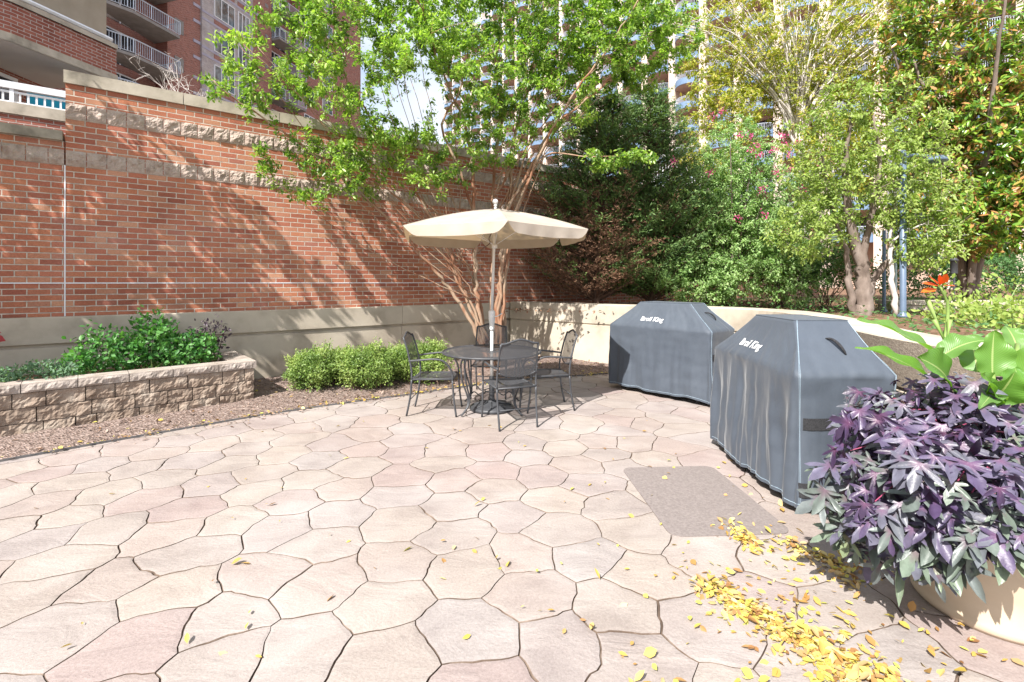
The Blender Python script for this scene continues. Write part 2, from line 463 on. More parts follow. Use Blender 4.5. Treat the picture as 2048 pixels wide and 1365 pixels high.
class MB:
    def __init__(s):
        s.v = []; s.f = []; s.mi = []; s.uv = {}
    def add(s, vs, fs, mi=0):
        b = len(s.v)
        s.v.extend([tuple(float(q) for q in p) for p in vs])
        for f in fs:
            s.f.append(tuple(i + b for i in f)); s.mi.append(mi)
    def box(s, x0, x1, y0, y1, z0, z1, mi=0):
        s.add([(x0, y0, z0), (x1, y0, z0), (x1, y1, z0), (x0, y1, z0), (x0, y0, z1), (x1, y0, z1), (x1, y1, z1), (x0, y1, z1)],
              [(0, 3, 2, 1), (4, 5, 6, 7), (0, 1, 5, 4), (1, 2, 6, 5), (2, 3, 7, 6), (3, 0, 4, 7)], mi)
    def prism(s, poly, z0, z1, mi=0):
        n = len(poly)
        vs = [(p[0], p[1], z0) for p in poly] + [(p[0], p[1], z1) for p in poly]
        fs = [tuple(reversed(range(n))), tuple(range(n, 2 * n))] + [(i, (i + 1) % n, n + (i + 1) % n, n + i) for i in range(n)]
        s.add(vs, fs, mi)
    def tube(s, pts, r, n=8, cap=True, mi=0):
        pts = [Vector([float(q) for q in p]) for p in pts]
        k = len(pts)
        rs = list(r) if hasattr(r, '__len__') else [r] * k
        t0 = (pts[1] - pts[0]).normalized()
        ref = Vector((0, 0, 1)) if abs(t0.z) < 0.9 else Vector((1, 0, 0))
        nx = t0.cross(ref).normalized()
        vs = []
        for i in range(k):
            t = (pts[min(i + 1, k - 1)] - pts[max(i - 1, 0)])
            if t.length < 1e-9: t = t0
            t.normalize()
            nx = (nx - t * nx.dot(t))
            if nx.length < 1e-6: nx = t.orthogonal()
            nx.normalize()
            ny = t.cross(nx)
            for j in range(n):
                a = 2 * math.pi * j / n
                vs.append(pts[i] + nx * (rs[i] * math.cos(a)) + ny * (rs[i] * math.sin(a)))
        fs = []
        for i in range(k - 1):
            for j in range(n):
                a = i * n + j; b = i * n + (j + 1) % n
                fs.append((a, b, b + n, a + n))
        if cap:
            fs.append(tuple(reversed(range(n))))
            fs.append(tuple(range((k - 1) * n, k * n)))
        s.add(vs, fs, mi)
    def lathe(s, prof, n=32, cx=0, cy=0, mi=0, close=True):
        vs = []
        for (r, z) in prof:
            for j in range(n):
                a = 2 * math.pi * j / n
                vs.append((cx + r * math.cos(a), cy + r * math.sin(a), z))
        fs = []
        for i in range(len(prof) - 1):
            for j in range(n):
                a = i * n + j; b = i * n + (j + 1) % n
                fs.append((a, b, b + n, a + n))
        if close:
            fs.append(tuple(reversed(range(n))))
            k = (len(prof) - 1) * n
            fs.append(tuple(range(k, k + n)))
        s.add(vs, fs, mi)
    def grid(s, fn, nu, nv, mi=0, wrap=False):
        vs = [fn(i, j) for j in range(nv + 1) for i in range(nu + (0 if wrap else 1))]
        w = nu if wrap else nu + 1
        fs = []
        for j in range(nv):
            for i in range(nu):
                a = j * w + i; b = j * w + (i + 1) % w
                fs.append((a, b, b + w, a + w))
        s.add(vs, fs, mi)
    def mesh(s, name):
        me = bpy.data.meshes.new(name)
        me.from_pydata(s.v, [], s.f)
        if any(s.mi):
            me.polygons.foreach_set('material_index', s.mi)
        me.update()
        return me
    def build(s, name, mat, parent=None, smooth=False):
        return link(name, s.mesh(name), mat, parent, smooth)

def spline(pts, n=8):
    """Catmull-Rom through points"""
    P = [np.array(p, float) for p in pts]
    P = [2 * P[0] - P[1]] + P + [2 * P[-1] - P[-2]]
    out = []
    for i in range(1, len(P) - 2):
        for k in range(n):
            t = k / n
            out.append(0.5 * ((2 * P[i]) + (-P[i - 1] + P[i + 1]) * t + (2 * P[i - 1] - 5 * P[i] + 4 * P[i + 1] - P[i + 2]) * t * t + (-P[i - 1] + 3 * P[i] - 3 * P[i + 1] + P[i + 2]) * t ** 3))
    out.append(P[-2])
    return out
def nz(x, y=0.0, z=0.0, sc=1.0):
    return noise.noise((float(x) * sc, float(y) * sc, float(z) * sc))

# ------------------------------------------------------------------ numpy leaves
LEAF6 = np.array([[0, 0, 0], [0.36, 0.42, 0.12], [0.7, 0.36, 0.1], [1, 0, -0.04], [0.7, -0.36, 0.1], [0.36, -0.42, 0.12]])
LEAF6F = [(0, 3, 2, 1), (0, 5, 4, 3)]
def norm(a):
    return a / np.maximum(1e-9, np.linalg.norm(a, axis=-1, keepdims=True))
def leafmesh(name, P, D, N, L, Wd, tint, templ=LEAF6, faces=LEAF6F):
    """one mesh of many small leaves; P base, D direction, N surface normal"""
    D = norm(D)
    S = norm(np.cross(N, D))
    N2 = np.cross(D, S)
    L = np.asarray(L)[:, None, None]; Wd = np.asarray(Wd)[:, None, None]
    T = templ[None]
    V = P[:, None, :] + D[:, None, :] * T[..., 0:1] * L + S[:, None, :] * T[..., 1:2] * Wd + N2[:, None, :] * T[..., 2:3] * Wd
    n = len(P); k = len(templ)
    V = V.reshape(-1, 3)
    nf = len(faces)
    loops = []
    base = (np.arange(n) * k)[:, None]
    lt = np.array([len(f) for f in faces])
    flat = np.concatenate([np.array(f) for f in faces])
    LV = (base + flat[None]).reshape(-1)
    tot = np.tile(lt, n)
    start = np.concatenate([[0], np.cumsum(tot)[:-1]])
    me = bpy.data.meshes.new(name)
    me.vertices.add(len(V)); me.vertices.foreach_set('co', V.astype(np.float32).ravel())
    me.loops.add(len(LV)); me.loops.foreach_set('vertex_index', LV.astype(np.int32))
    me.polygons.add(len(tot)); me.polygons.foreach_set('loop_start', start.astype(np.int32)); me.polygons.foreach_set('loop_total', tot.astype(np.int32))
    me.update(calc_edges=True)
    a = me.attributes.new('tint', 'FLOAT', 'FACE')
    a.data.foreach_set('value', np.repeat(np.asarray(tint, dtype=np.float32), nf))
    me.validate()
    return me
def rdir(n):
    return norm(rng.normal(size=(n, 3)))

def ell(c, r, n, shell=0.0, power=None):
    d = rdir(n)
    u = rng.random(n)
    rad = (shell ** 3 + (1 - shell ** 3) * u) ** (1 / 3)
    return np.array(c) + d * rad[:, None] * np.array(r), d

def tree(name, label, cat, base, stems, crowns, bark, leaf, nleaf=20, L=0.07, Wr=0.5, twig_r=0.006, group=None, reject=None,
         droop=-0.25, along=0.3, tfrac=0.35, spread=0.03, lowtwig=0.0, extra=None, rootk=0.6, max_reach=3.0):
    """stems: list of (points, r0, r1); crowns: list of (centre, radii, n twigs)"""
    t = thing(name, label, cat, base, 0, group)
    b = np.array(base, float)
    mb = MB()
    nodes = []
    for pts, r0, r1 in stems:
        if bark == 'bark_myrtle': r0 *= .85
        sp = spline(pts, 6)
        sp = [p + np.array([nz(p[2], i, 1, 1.3), nz(p[2], i, 7, 1.3), 0]) * 0.05 for i, p in enumerate(sp)]
        n = len(sp)
        rs = [r0 + (r1 - r0) * (i / (n - 1)) ** 0.8 for i in range(n)]
        mb.tube([p - b for p in sp], rs, 7)
        nodes.extend(sp[int(n * rootk * 0.5):])
    nodes = np.array(nodes)
    buf = np.zeros((60000, 3)); buf[:len(nodes)] = nodes; cnt = len(nodes)
    A = []
    for c, r, n in crowns:
        p, d = ell(c, r, n)
        A.append(p)
    A = np.concatenate(A)
    if reject is not None:
        A = A[~reject(A)]
    d0 = np.array([np.min(np.sum((nodes - a) ** 2, 1)) for a in A])
    A = A[np.argsort(d0)]
    LP = []; LD = []; 
    low = b[2]
    for a in A:
        q = buf[:cnt]
        dv = a - q
        dist = np.sqrt(np.sum(dv * dv, 1)) + np.maximum(0, -dv[:, 2]) * 0.7
        j = int(np.argmin(dist))
        s = q[j].copy()
        ln = np.linalg.norm(a - s)
        if ln < 0.05 or ln > max_reach:
            continue
        mid = (s + a) / 2 + np.array([rng.normal() * 0.06, rng.normal() * 0.06, 0.12 * ln + rng.normal() * 0.03]) * min(1.0, ln)
        npt = 5 if ln < 0.8 else 8
        tt = np.linspace(0, 1, npt)[:, None]
        pl = (1 - tt) ** 2 * s + 2 * tt * (1 - tt) * mid + tt ** 2 * a
        rr = twig_r * (0.6 + 0.9 * min(ln, 1.5))
        mb.tube([p - b for p in pl], [rr * (1 - 0.7 * k / (npt - 1)) for k in range(npt)], 4, cap=False)
        if cnt + npt < len(buf):
            buf[cnt:cnt + npt - 1] = pl[1:]; cnt += npt - 1
        m_ = max(3, int(nleaf * (0.6 + 0.8 * rng.random())))
        k = tfrac + (1 - tfrac) * rng.random(m_)
        kk = k * (npt - 1)
        i0 = np.minimum(kk.astype(int), npt - 2)
        fr = (kk - i0)[:, None]
        pp = pl[i0] * (1 - fr) + pl[i0 + 1] * fr
        td = pl[i0 + 1] - pl[i0]
        LP.append(pp + rng.normal(size=(m_, 3)) * spread)
        LD.append(norm(td))
    LP = np.concatenate(LP); LD = np.concatenate(LD)
    n = len(LP)
    side = norm(np.cross(LD, rdir(n)))
    D = norm(LD * along + side + np.array([0, 0, droop]))
    N = norm(rdir(n) * 0.6 + np.array([-0.25, -0.4, 1.0]))
    ll = L * (0.6 + 0.7 * rng.random(n))
    tint = np.clip(rng.random(n) * 0.75 + 0.25 * np.array([nz(*p, sc=1.4) + 0.5 for p in LP[:]]), 0, 1)
    me = leafmesh('crown', LP - b, D, N, ll, ll * Wr, tint)
    tr_ = mb.build('trunk', M[bark], t, smooth=True)
    cr = link('crown', me, M[leaf], t)
    return t, LP

def bush(name, label, cat, base, blobs, leaf, L=0.03, Wr=0.5, group=None, stems=True, shell=0.55, up=0.5, stemmat='bark_dark', along=0.5, parent=None, part='foliage'):
    b = np.array(base, float)
    t = parent or thing(name, label, cat, base, 0, group)
    Ps = []; Os = []
    for c, r, n in blobs:
        p, d = ell(c, r, n, shell)
        k = np.array([0.6 + 0.55 * (nz(*(x * 2.4 + np.array(c))) + 0.5) + 0.35 * nz(*(x * 6.0 + np.array(c))) for x in d])
        p = np.array(c) + (p - np.array(c)) * k[:, None]
        ok = p[:, 2] > b[2] + 0.01
        Ps.append(p[ok]); Os.append(d[ok])
    P = np.concatenate(Ps); O = np.concatenate(Os); n = len(P)
    D = norm(O * along + rdir(n) * 0.8 + np.array([0, 0, up * 0.5]))
    N = norm(O * 0.6 + rdir(n) * 0.6 + np.array([-0.15, -0.3, up]))
    ll = L * (0.6 + 0.8 * rng.random(n))
    tint = np.clip(0.2 + 0.6 * rng.random(n) + 0.5 * np.array([nz(*p, sc=5.0) for p in P]), 0, 1)
    if stems:
        mb = MB()
        for c, r, nn in blobs:
            for _ in range(max(4, min(16, int(nn / 150)))):
                q, _d = ell(c, np.array(r) * 0.8, 1)
                s = np.array([c[0] + rng.normal() * 0.06, c[1] + rng.normal() * 0.06, b[2]])
                m_ = (s + q[0]) / 2 + rng.normal(size=3) * 0.04
                mb.tube([s - b, m_ - b, q[0] - b], [0.009, 0.006, 0.003], 4)
        mb.build('stem', M[stemmat], t)
    link(part, leafmesh(part, P - b, D, N, ll, ll * Wr, tint), M[leaf], t)
    return t

# ================================================================== SETTING
# ground far and wide
g = MB(); g.add([(-400, -60, -0.06), (400, -60, -0.06), (400, 700, -0.06), (-400, 700, -0.06)], [(0, 1, 2, 3)])
tag(g.build('ground', M['ground']), kind='structure')

# ---- patio flagstones: cells laid out round stone centres
def cells():
    S = []
    r1 = [(100,350),(390,290),(280,370),(590,325),(770,225),(1040,190),(930,250),(820,330),(1140,295),(1260,200),(1310,125),(1510,155),(1440,230),(1360,310),(370,430),(60,490),(250,540),(640,485),(960,400),(1250,445),(860,520),(360,630),(1060,590),(1540,365),(1640,265),(1720,175),(1750,105),(1600,75),(1490,480),(1810,415),(1880,290),(1700,540),(630,705),(230,750),(50,700),(950,710),(1370,655),(1650,690),(1970,460),(1970,610),(1960,200),(1800,40),(1960,70)]
    S += [(x / 2.926, 820 + y / 2.926) for x, y in r1]
    r2 = [(330,180),(180,350),(620,310),(1100,120),(1000,350),(1560,240),(1880,290),(350,540),(1290,520),(830,650),(1280,760),(1750,680),(1870,60)]
    S += [(x / 2.926, 1065 + y / 2.926) for x, y in r2]
    r3 = [(140,230),(420,140),(840,85),(640,110),(1080,160),(380,240),(620,250),(860,235),(1110,240),(1320,195),(1560,220),(1760,190),(1950,195),(1460,145),(1420,90),(1640,90),(1890,60),(1860,125),(1320,280),(1790,260),(1910,330),(330,325),(90,420),(320,440),(620,390),(840,310),(900,410),(1140,350),(1420,380),(1630,320),(570,500),(1150,470),(910,570),(1510,530),(1680,430),(1820,555),(1240,610),(290,610),(600,660),(1540,690),(890,720),(1950,700)]
    S += [(600 + x / 2.926, 820 + y / 2.926) for x, y in r3]
    r4 = [(590,170),(960,220),(1310,140),(1700,150),(460,430),(1340,350),(1000,570),(500,740),(1520,640),(1850,450),(1990,250),(1080,900),(1950,760)]
    S += [(600 + x / 2.926, 1065 + y / 2.926) for x, y in r4]
    r5 = [(300,265),(520,300),(740,265),(660,360),(800,330),(960,290),(900,400),(850,540),(1060,470),(730,610),(1060,620)]
    S += [(1100 + x / 3.413, 740 + y / 3.413) for x, y in r5]
    r6 = [(530,250),(150,570),(520,620),(820,300),(820,470),(1150,560),(300,820),(1000,790),(1450,740)]
    S += [(1200 + x / 2.415, 1000 + y / 2.415) for x, y in r6]
    pts = []
    for x, y in S:
        p = G(x, y)[:2]
        if all(np.hypot(*(p - q)) > 0.24 for q in pts):
            pts.append(p)
    rr = random.Random(3)
    j = 0
    y = -0.6
    while y < 10.2:
        x = -9.0 + (0.235 if j % 2 else 0)
        while x < 4.4:
            p = np.array([x + rr.uniform(-.08, .08), y + rr.uniform(-.07, .07)])
            if all(np.hypot(*(p - q)) > 0.34 for q in pts):
                pts.append(p)
            x += 0.47
        y += 0.38; j += 1
    return pts
def clip(poly, p, q):
    m_ = (p + q) / 2; n = q - p
    out = []
    for i in range(len(poly)):
        a, b = poly[i], poly[(i + 1) % len(poly)]
        da, db = np.dot(a - m_, n), np.dot(b - m_, n)
        if da <= 0: out.append(a)
        if (da < 0) != (db < 0) and abs(da - db) > 1e-12:
            out.append(a + (b - a) * (da / (da - db)))
    return out
def build_patio():
    pts = cells()
    V = []; Fc = []; MI = []; T = []
    arr = np.array(pts)
    for i, p in enumerate(pts):
        poly = [p + np.array(o) for o in ((-1.2, -1.2), (1.2, -1.2), (1.2, 1.2), (-1.2, 1.2))]
        d = np.hypot(*(arr - p).T)
        for j in np.argsort(d)[1:18]:
            poly = clip(poly, p, arr[j])
            if len(poly) < 3: break
        if len(poly) < 3: continue
        ring = []
        n = len(poly)
        for k in range(n):
            a, b = poly[k], poly[(k + 1) % n]
            ln = np.hypot(*(b - a))
            m_ = max(1, int(ln / 0.035))
            for s in range(m_):
                ring.append(a + (b - a) * s / m_)
        ring = np.array(ring)
        disp = np.array([[nz(x, y, 0.3, 3.2) * 0.06 + nz(x, y, 5.3, 14) * 0.016, nz(x, y, 9.1, 3.2) * 0.06 + nz(x, y, 2.7, 14) * 0.016] for x, y in ring])
        ring = ring + disp
        c = ring.mean(0)
        dirs = c - ring
        dl = np.hypot(dirs[:, 0], dirs[:, 1])[:, None]
        dirs = dirs / dl
        wj = np.array([0.0016 + 0.003 * max(0, nz(x, y, 4.4, 2.0) + 0.3) for x, y in ring])[:, None]
        tilt = np.array([nz(p[0], p[1], 1.1, 7), nz(p[0], p[1], 3.9, 7)]) * 0.006
        def z_of(q, z):
            return z + (q - c) @ tilt
        wk = np.array([0.001 + 0.0035 * max(0, nz(x, y, 14.4, 5.0) + 0.25) for x, y in ring])[:, None]
        rings = [(ring + dirs * wj, -0.02), (ring + dirs * (wj + 0.001), -0.006), (ring + dirs * (wj + wk), -0.0012), (ring + dirs * (wj + 0.022), 0.001)]
        b0 = len(V); m_ = len(ring)
        for rg, z in rings:
            zz = z_of(rg, z)
            V.extend([(float(q[0]), float(q[1]), float(h)) for q, h in zip(rg, zz)])
        for lv in range(3):
            for k in range(m_):
                a = b0 + lv * m_ + k; e = b0 + lv * m_ + (k + 1) % m_
                Fc.append((a, e, e + m_, a + m_)); MI.append(1 if lv < 2 else 0); T.append(i)
        Fc.append(tuple(range(b0 + 3 * m_, b0 + 4 * m_))); MI.append(0); T.append(i)
    b0 = len(V)
    V.extend([(-10, -1.5, -0.012), (5, -1.5, -0.012), (5, 10.8, -0.012), (-10, 10.8, -0.012)])
    Fc.append((b0, b0 + 1, b0 + 2, b0 + 3)); MI.append(1); T.append(0)
    me = bpy.data.meshes.new('patio')
    me.from_pydata(V, [], Fc)
    me.polygons.foreach_set('material_index', MI)
    a = me.attributes.new('tint', 'FLOAT', 'FACE')
    rr = random.Random(5); tv = [rr.random() for _ in range(len(pts))]
    a.data.foreach_set('value', [tv[k] for k in T])
    o = link('patio', me, [M['flag'], M['joint']])
    tag(o, kind='structure')
build_patio()

# utility slab let into the paving
def round_rect(x0, x1, y0, y1, r, n=6):
    out = []
    for cx, cy, a0 in ((x1 - r, y1 - r, 0), (x0 + r, y1 - r, 90), (x0 + r, y0 + r, 180), (x1 - r, y0 + r, 270)):
        for k in range(n + 1):
            a = R(a0 + 90 * k / n)
            out.append((cx + r * math.cos(a), cy + r * math.sin(a)))
    return out
h = MB()
h.prism(round_rect(-.39, .39, -.55, .55, .08), -0.02, 0.007)
o = h.build('access_slab', M['hatch'])
o.location = (1.34, 3.52, 0); o.rotation_euler = (0, 0, R(3))
tag(o, 'brown rounded concrete slab set flush into the flagstones beside the grill covers', 'access cover')

# ---- brick wall frame: P0 brick plane at px 0, u along, n toward camera side
U = np.array([math.sin(R(52.6)), math.cos(R(52.6))])
NN = np.array([U[1], -U[0]])
P0 = np.array([-6.03, 5.65]) - NN * 0.1
WROT = math.atan2(U[1], U[0])
def wl(s, off=0.0, z=0.0):
    p = P0 + U * s + NN * off
    return (p[0], p[1], z)
# local frame for wall things: x = s, y = -off (behind), z
def wthing(name, label, cat):
    return thing(name, label, cat, (P0[0], P0[1], 0), WROT)
SC = 0.56                     # the step in the wall
wt = wthing('brick_retaining_wall', 'tall red brick retaining wall with split stone bands and pale coping, behind the umbrella', 'brick wall')
b = MB(); b.box(SC, 24, 0.0, 0.4, 1.0, 4.09); b.build('brick_face', M['brick'], wt)
b = MB(); b.box(-6, SC - 0.012, 0.012, 0.4, 1.0, 3.35); b.build('brick_face', M['brick'], wt)
b = MB()
for k in range(20):
    x0 = SC - 0.02 + k * 1.25
    if x0 > 24: break
    b.box(x0 + 0.004, x0 + 1.246, -0.03, 0.45, 4.09, 4.25)
b.build('coping', M['coping'], wt)
b = MB()
for k in range(5):
    x1 = SC - 0.025 - k * 1.4
    b.box(x1 - 1.396, x1, -0.05, 0.45, 3.352, 3.47)
b.build('coping', M['coping'], wt)
def rock_band(x0, x1, z0, z1, bl, yf, amp=0.028, seed=0, res=0.0165, lens=None, edge_k=0.35):
    """split-face blocks along a straight run; front towards -y"""
    mb = MB(); rr = random.Random(seed)
    x = x0
    while x < x1 - 0.02:
        l = lens[rr.randrange(len(lens))] if lens else bl
        l = min(l, x1 - x)
        a, c = x + 0.004, x + l - 0.004
        nu = max(3, int((c - a) / res)); nv = max(3, int((z1 - z0) / res))
        o1 = rr.random() * 90; ty = rr.uniform(-.2, .2); tz = rr.uniform(-.25, .25)
        def fn(i, j):
            fx = i / nu; fz = j / nv
            px_ = a + (c - a) * fx; pz_ = z0 + 0.003 + (z1 - z0 - 0.006) * fz
            e = min(1, 5 * min(fx, 1 - fx)) * min(1, 5 * min(fz, 1 - fz))
            q = (px_ * 9 + o1, pz_ * 9, o1)
            hgt = noise.fractal(q, 0.7, 2.2, 5) * 0.9 + abs(noise.noise((px_ * 22 + o1, pz_ * 22, 3))) * 0.6 + 0.55
            hgt += ty * (fx - .5) + tz * (fz - .5)
            return (px_, yf - amp * max(0.02, hgt) * (edge_k + (1 - edge_k) * e), pz_)
        mb.grid(fn, nu, nv)
        mb.box(a, c, yf - 0.004, yf + 0.08, z0 + 0.003, z1 - 0.003)
        x += l
    return mb
rock_band(SC, 13.0, 3.65, 3.845, 0.2, -0.002, seed=1).build('stone_band', M['split'], wt)
rock_band(SC, 13.0, 3.05, 3.245, 0.2, -0.002, seed=2).build('stone_band', M['split'], wt)
rock_band(-2.4, SC - 0.01, 3.05, 3.245, 0.2, 0.008, seed=3).build('stone_band', M['split'], wt)
# pale sealant lines
b = MB(); b.box(-6, 13, -0.004, 0.02, 1.553, 1.567); b.box(SC - 0.012, SC + 0.001, -0.006, 0.02, 1.14, 3.05)
b.build('sealant_line', M['white'], wt)
# concrete base course of the wall
CZ = 1.14
SJ = 7.5                       # where the curved wall leaves it
def profile_wall(mb, path, prof, uvs=False):
    """sweep profile [(off, z)] (off outwards to the camera side) along path of (x,y) with normals"""
    n = len(path); k = len(prof)
    vs = []
    for i in range(n):
        a = path[max(0, i - 1)]; c = path[min(n - 1, i + 1)]
        t = norm(np.array(c) - np.array(a)); nn_ = np.array([t[1], -t[0]])
        for (o_, z_) in prof:
            p = np.array(path[i]) + nn_ * o_
            vs.append((p[0], p[1], z_))
    fs = []
    for i in range(n - 1):
        for j in range(k - 1):
            a = i * k + j
            fs.append((a, a + k, a + k + 1, a + 1))
    fs.append(tuple(range(k)))
    fs.append(tuple(reversed(range((n - 1) * k, n * k))))
    mb.add(vs, fs)
prof = [(-0.3, -0.05), (0.07, -0.05), (0.07, 0.76), (0.045, 0.775), (0.045, 0.81), (0.1, 0.815), (0.1, CZ - 0.012), (0.088, CZ), (-0.3, CZ)]
cb = wthing('concrete_base_wall', 'long straight tan concrete base course with a groove, below the red brick', 'concrete wall')
for a, c in ((-6, -1.2), (-1.2, 5.08), (5.08, SJ + 0.35)):
    mb = MB()
    path = [(x, -0.0) for x in np.linspace(a + 0.003, c - 0.003, 3)]
    profile_wall(mb, path, prof)
    mb.build('wall_panel', M['concrete'], cb)

# curved concrete wall holding the raised bed
inner = [tuple(np.array(wl(SJ, 0.16)[:2])), (0.75, 9.45), (1.8, 8.62), (2.75, 8.2), (3.4, 7.65), (3.75, 6.9), (3.62, 6.0), (3.3, 5.0), (2.97, 4.15), (2.8, 3.3), (2.78, 2.3), (2.9, 1.0)]
ipath = spline(inner, 6)
cprof = [(-0.42, -0.05), (0, -0.05), (0, 0.775), (-0.025, 0.785), (-0.025, 0.8), (0.0, 0.81), (0.0, CZ + 0.008), (-0.01, CZ + 0.02), (-0.42, CZ + 0.02), (-0.42, 0.9)]
cw = thing('curved_bed_wall', 'low curved tan concrete wall sweeping round behind both grill covers', 'concrete wall', (0, 0, 0))
kk = len(ipath)
cut = int(kk * 0.62)
mb = MB(); profile_wall(mb, [tuple(p) for p in ipath[:cut + 1]], cprof); mb.build('wall_panel', M['concrete'], cw, smooth=False)
mb = MB(); profile_wall(mb, [tuple(p) for p in ipath[cut:]], cprof)
o = mb.build('wall_panel', [M['concrete'], M['aggregate']], cw)
for p in o.data.polygons:
    if abs(p.normal.z) < 0.3 and p.center.z < CZ - 0.02:
        p.material_index = 1

# raised bed soil behind it, wide terrain behind
outer = []
for i, p in enumerate(ipath):
    a = ipath[max(0, i - 1)]; c = ipath[min(kk - 1, i + 1)]
    t = norm(np.array(c) - np.array(a)); outer.append(np.array(p) + np.array([-t[1], t[0]]) * 0.4)
pts = [tuple(p) for p in outer] + [(30, 1.0), (60, 30), (60, 60), (22, 60)] + [tuple(wl(20, -0.1)[:2]), tuple(wl(SJ + 0.2, 0.02)[:2])]
mb = MB()
n = len(pts); mb.add([(p[0], p[1], 1.03) for p in pts], [tuple(range(n))])
tag(mb.build('raised_bed_soil', M['soil']), kind='structure')
# paved path on the upper level (bright concrete)
mb = MB(); mb.prism([(5.3, 5.4), (4.6, 3.4), (4.6, 1.5), (12, 1.5), (16, 9.0), (12.5, 8.2), (9.0, 6.6)], 0.9, 1.036)
tag(mb.build('upper_path', M['concrete']), kind='structure')

# mulch bed between paving and wall
edge = [(-9.5, -0.9), (-7.0, 1.6), (-4.47, 4.19), (-3.55, 5.08), (-2.8, 5.75), (-2.1, 6.25), (-1.55, 6.6), (-0.9, 7.05), (-0.2, 7.5), (0.5, 7.82), (1.2, 8.05), (1.95, 8.35)]
esp = np.array(spline(edge, 20))
def wall_pt(p):
    s = float(np.dot(p - P0, U))
    s = min(s + 0.0, 7.4)
    q = np.array(wl(s, 0.05)[:2])
    return q
rows = 44
V = []; Fc = []
for i, p in enumerate(esp):
    q = wall_pt(p)
    if p[0] > -0.5:                      # in the corner run to the curved wall instead
        k = (p[0] + 0.5) / 2.45
        q = np.array(wl(7.3, 0.0)[:2]) * (1 - k) + np.array([1.95, 8.75]) * k if k > 0.15 else q
    for j in range(rows + 1):
        t = j / rows
        r_ = p * (1 - t) + q * t
        z = 0.012 + 0.09 * min(1, t * 2.2) + 0.012 * noise.fractal((r_[0] * 9, r_[1] * 9, 0), 0.8, 2, 4) + 0.02 * nz(r_[0], r_[1], 2, 2.3)
        if t == 0: z = 0.004
        V.append((r_[0], r_[1], max(z, 0.004)))
for i in range(len(esp) - 1):
    for j in range(rows):
        a = i * (rows + 1) + j
        Fc.append((a, a + 1, a + rows + 2, a + rows + 1))
me = bpy.data.meshes.new('mulch_bed'); me.from_pydata(V, [], Fc); me.update()
tag(link('mulch_bed', me, M['mulch'], smooth=True), kind='structure')
mb = MB()
for i in range(len(esp) - 1):
    a, c = esp[i], esp[i + 1]
    t = norm(c - a); nn_ = np.array([t[1], -t[0]]) * 0.006
    mb.prism([a + nn_, c + nn_, c - nn_, a - nn_], -0.01, 0.022)
tag(mb.build('bed_edging', M['steel_edge']), 'thin dark metal edging strip between the bark mulch and the flagstones', 'garden edging')

# bark chips lying on it
VA = np.array(V); n = 5200
idx = rng.integers(0, len(VA), n)
ed_i = rng.integers(0, len(esp), 420)
VX = np.concatenate([VA, np.c_[esp[ed_i] + rng.normal(size=(420, 2)) * .07 + np.array([.05, -.04]), np.full(420, .004)]])
idx[:420] = len(VA) + np.arange(420)
P = VX[idx] + np.c_[rng.normal(size=(n, 2)) * 0.03, np.full(n, 0.006)]
ll = 0.022 + 0.045 * rng.random(n) ** 2
D = np.c_[rng.normal(size=(n, 2)), rng.normal(size=n) * 0.25]
link_o = link('bark_chips', leafmesh('bark_chips', P, D, np.c_[rng.normal(size=(n, 2)) * 0.35, np.ones(n)], ll, ll * 0.4, rng.random(n)), M['chip'])
tag(link_o, 'shredded grey brown bark chips strewn over the mulch bed', 'mulch', kind='stuff')

# ================================================================== stone planter with herbs
A_ = np.array([-3.31, 6.15]); Bq = np.array([-5.02, 4.62])
pdir = norm(A_ - Bq); pn = np.array([-pdir[1], pdir[0]])
prot = math.atan2(pdir[1], pdir[0])
pl = thing('stone_planter', 'raised planter of split tan stone blocks with grey cap stones, against the wall at left', 'planter', (A_[0], A_[1], 0), prot)
# local: x from -4.5 to 0 ; front at y=0, back +1.25
PLen = 4.6; PD = 1.3
zc = [0.02, 0.17, 0.32, 0.47]
offs = [0.0, 0.11, 0.05]
for k in range(3):
    rock_band(-PLen + offs[k], 0.0, zc[k], zc[k + 1] , 0.3, 0.0, 0.024, seed=20 + k, res=0.018, lens=[0.42, 0.3, 0.17, 0.36, 0.24], edge_k=0.75).build('front_blocks', M['planter'], pl)
sb = MB()
for k in range(3):
    q = rock_band(-PD if False else 0.03, PD, zc[k], zc[k + 1], 0.3, 0.0, 0.02, seed=30 + k, res=0.03, lens=[0.3, 0.22])
    # rotate run so that it faces +x : (x,y)->( -y , x)
    vs = [(-y_, x_, z_) for x_, y_, z_ in q.v]
    sb.add(vs, q.f)
o = sb.build('side_blocks', M['planter'], pl)
cp = MB()
x = 0.03
rr = random.Random(8)
while x > -PLen:
    l = rr.choice([0.3, 0.42, 0.46, 0.4, 0.36])
    q = rock_band(x - l, x, 0.472, 0.56, l, -0.02, 0.02, seed=int(x * 100) + 900, res=0.018)
    cp.add(q.v, q.f)
    cp.box(x - l + 0.003, x - 0.003, -0.018, 0.24, 0.472, 0.5625)
    x -= l
cp.box(-0.24, 0.03, 0.243, 0.72, 0.472, 0.561); cp.box(-0.24, 0.03, 0.726, 1.3, 0.472, 0.562)
cp.box(-3.4, -3.1, 0.243, 1.3, 0.472, 0.562)
cp.build('cap_stones', M['plantercap'], pl)
so = MB(); so.grid(lambda i, j: (-PLen + PLen * i / 40 * 0.95, 0.2 + 1.1 * j / 12, 0.47 + 0.03 * nz(i, j, 0, 0.7)), 40, 12); so.build('soil', M['soil'], pl)
def pw(x, y, z):
    p = A_ + pdir * x + pn * y
    return np.array([p[0], p[1], z])
gh = 'herbs in the stone planter'
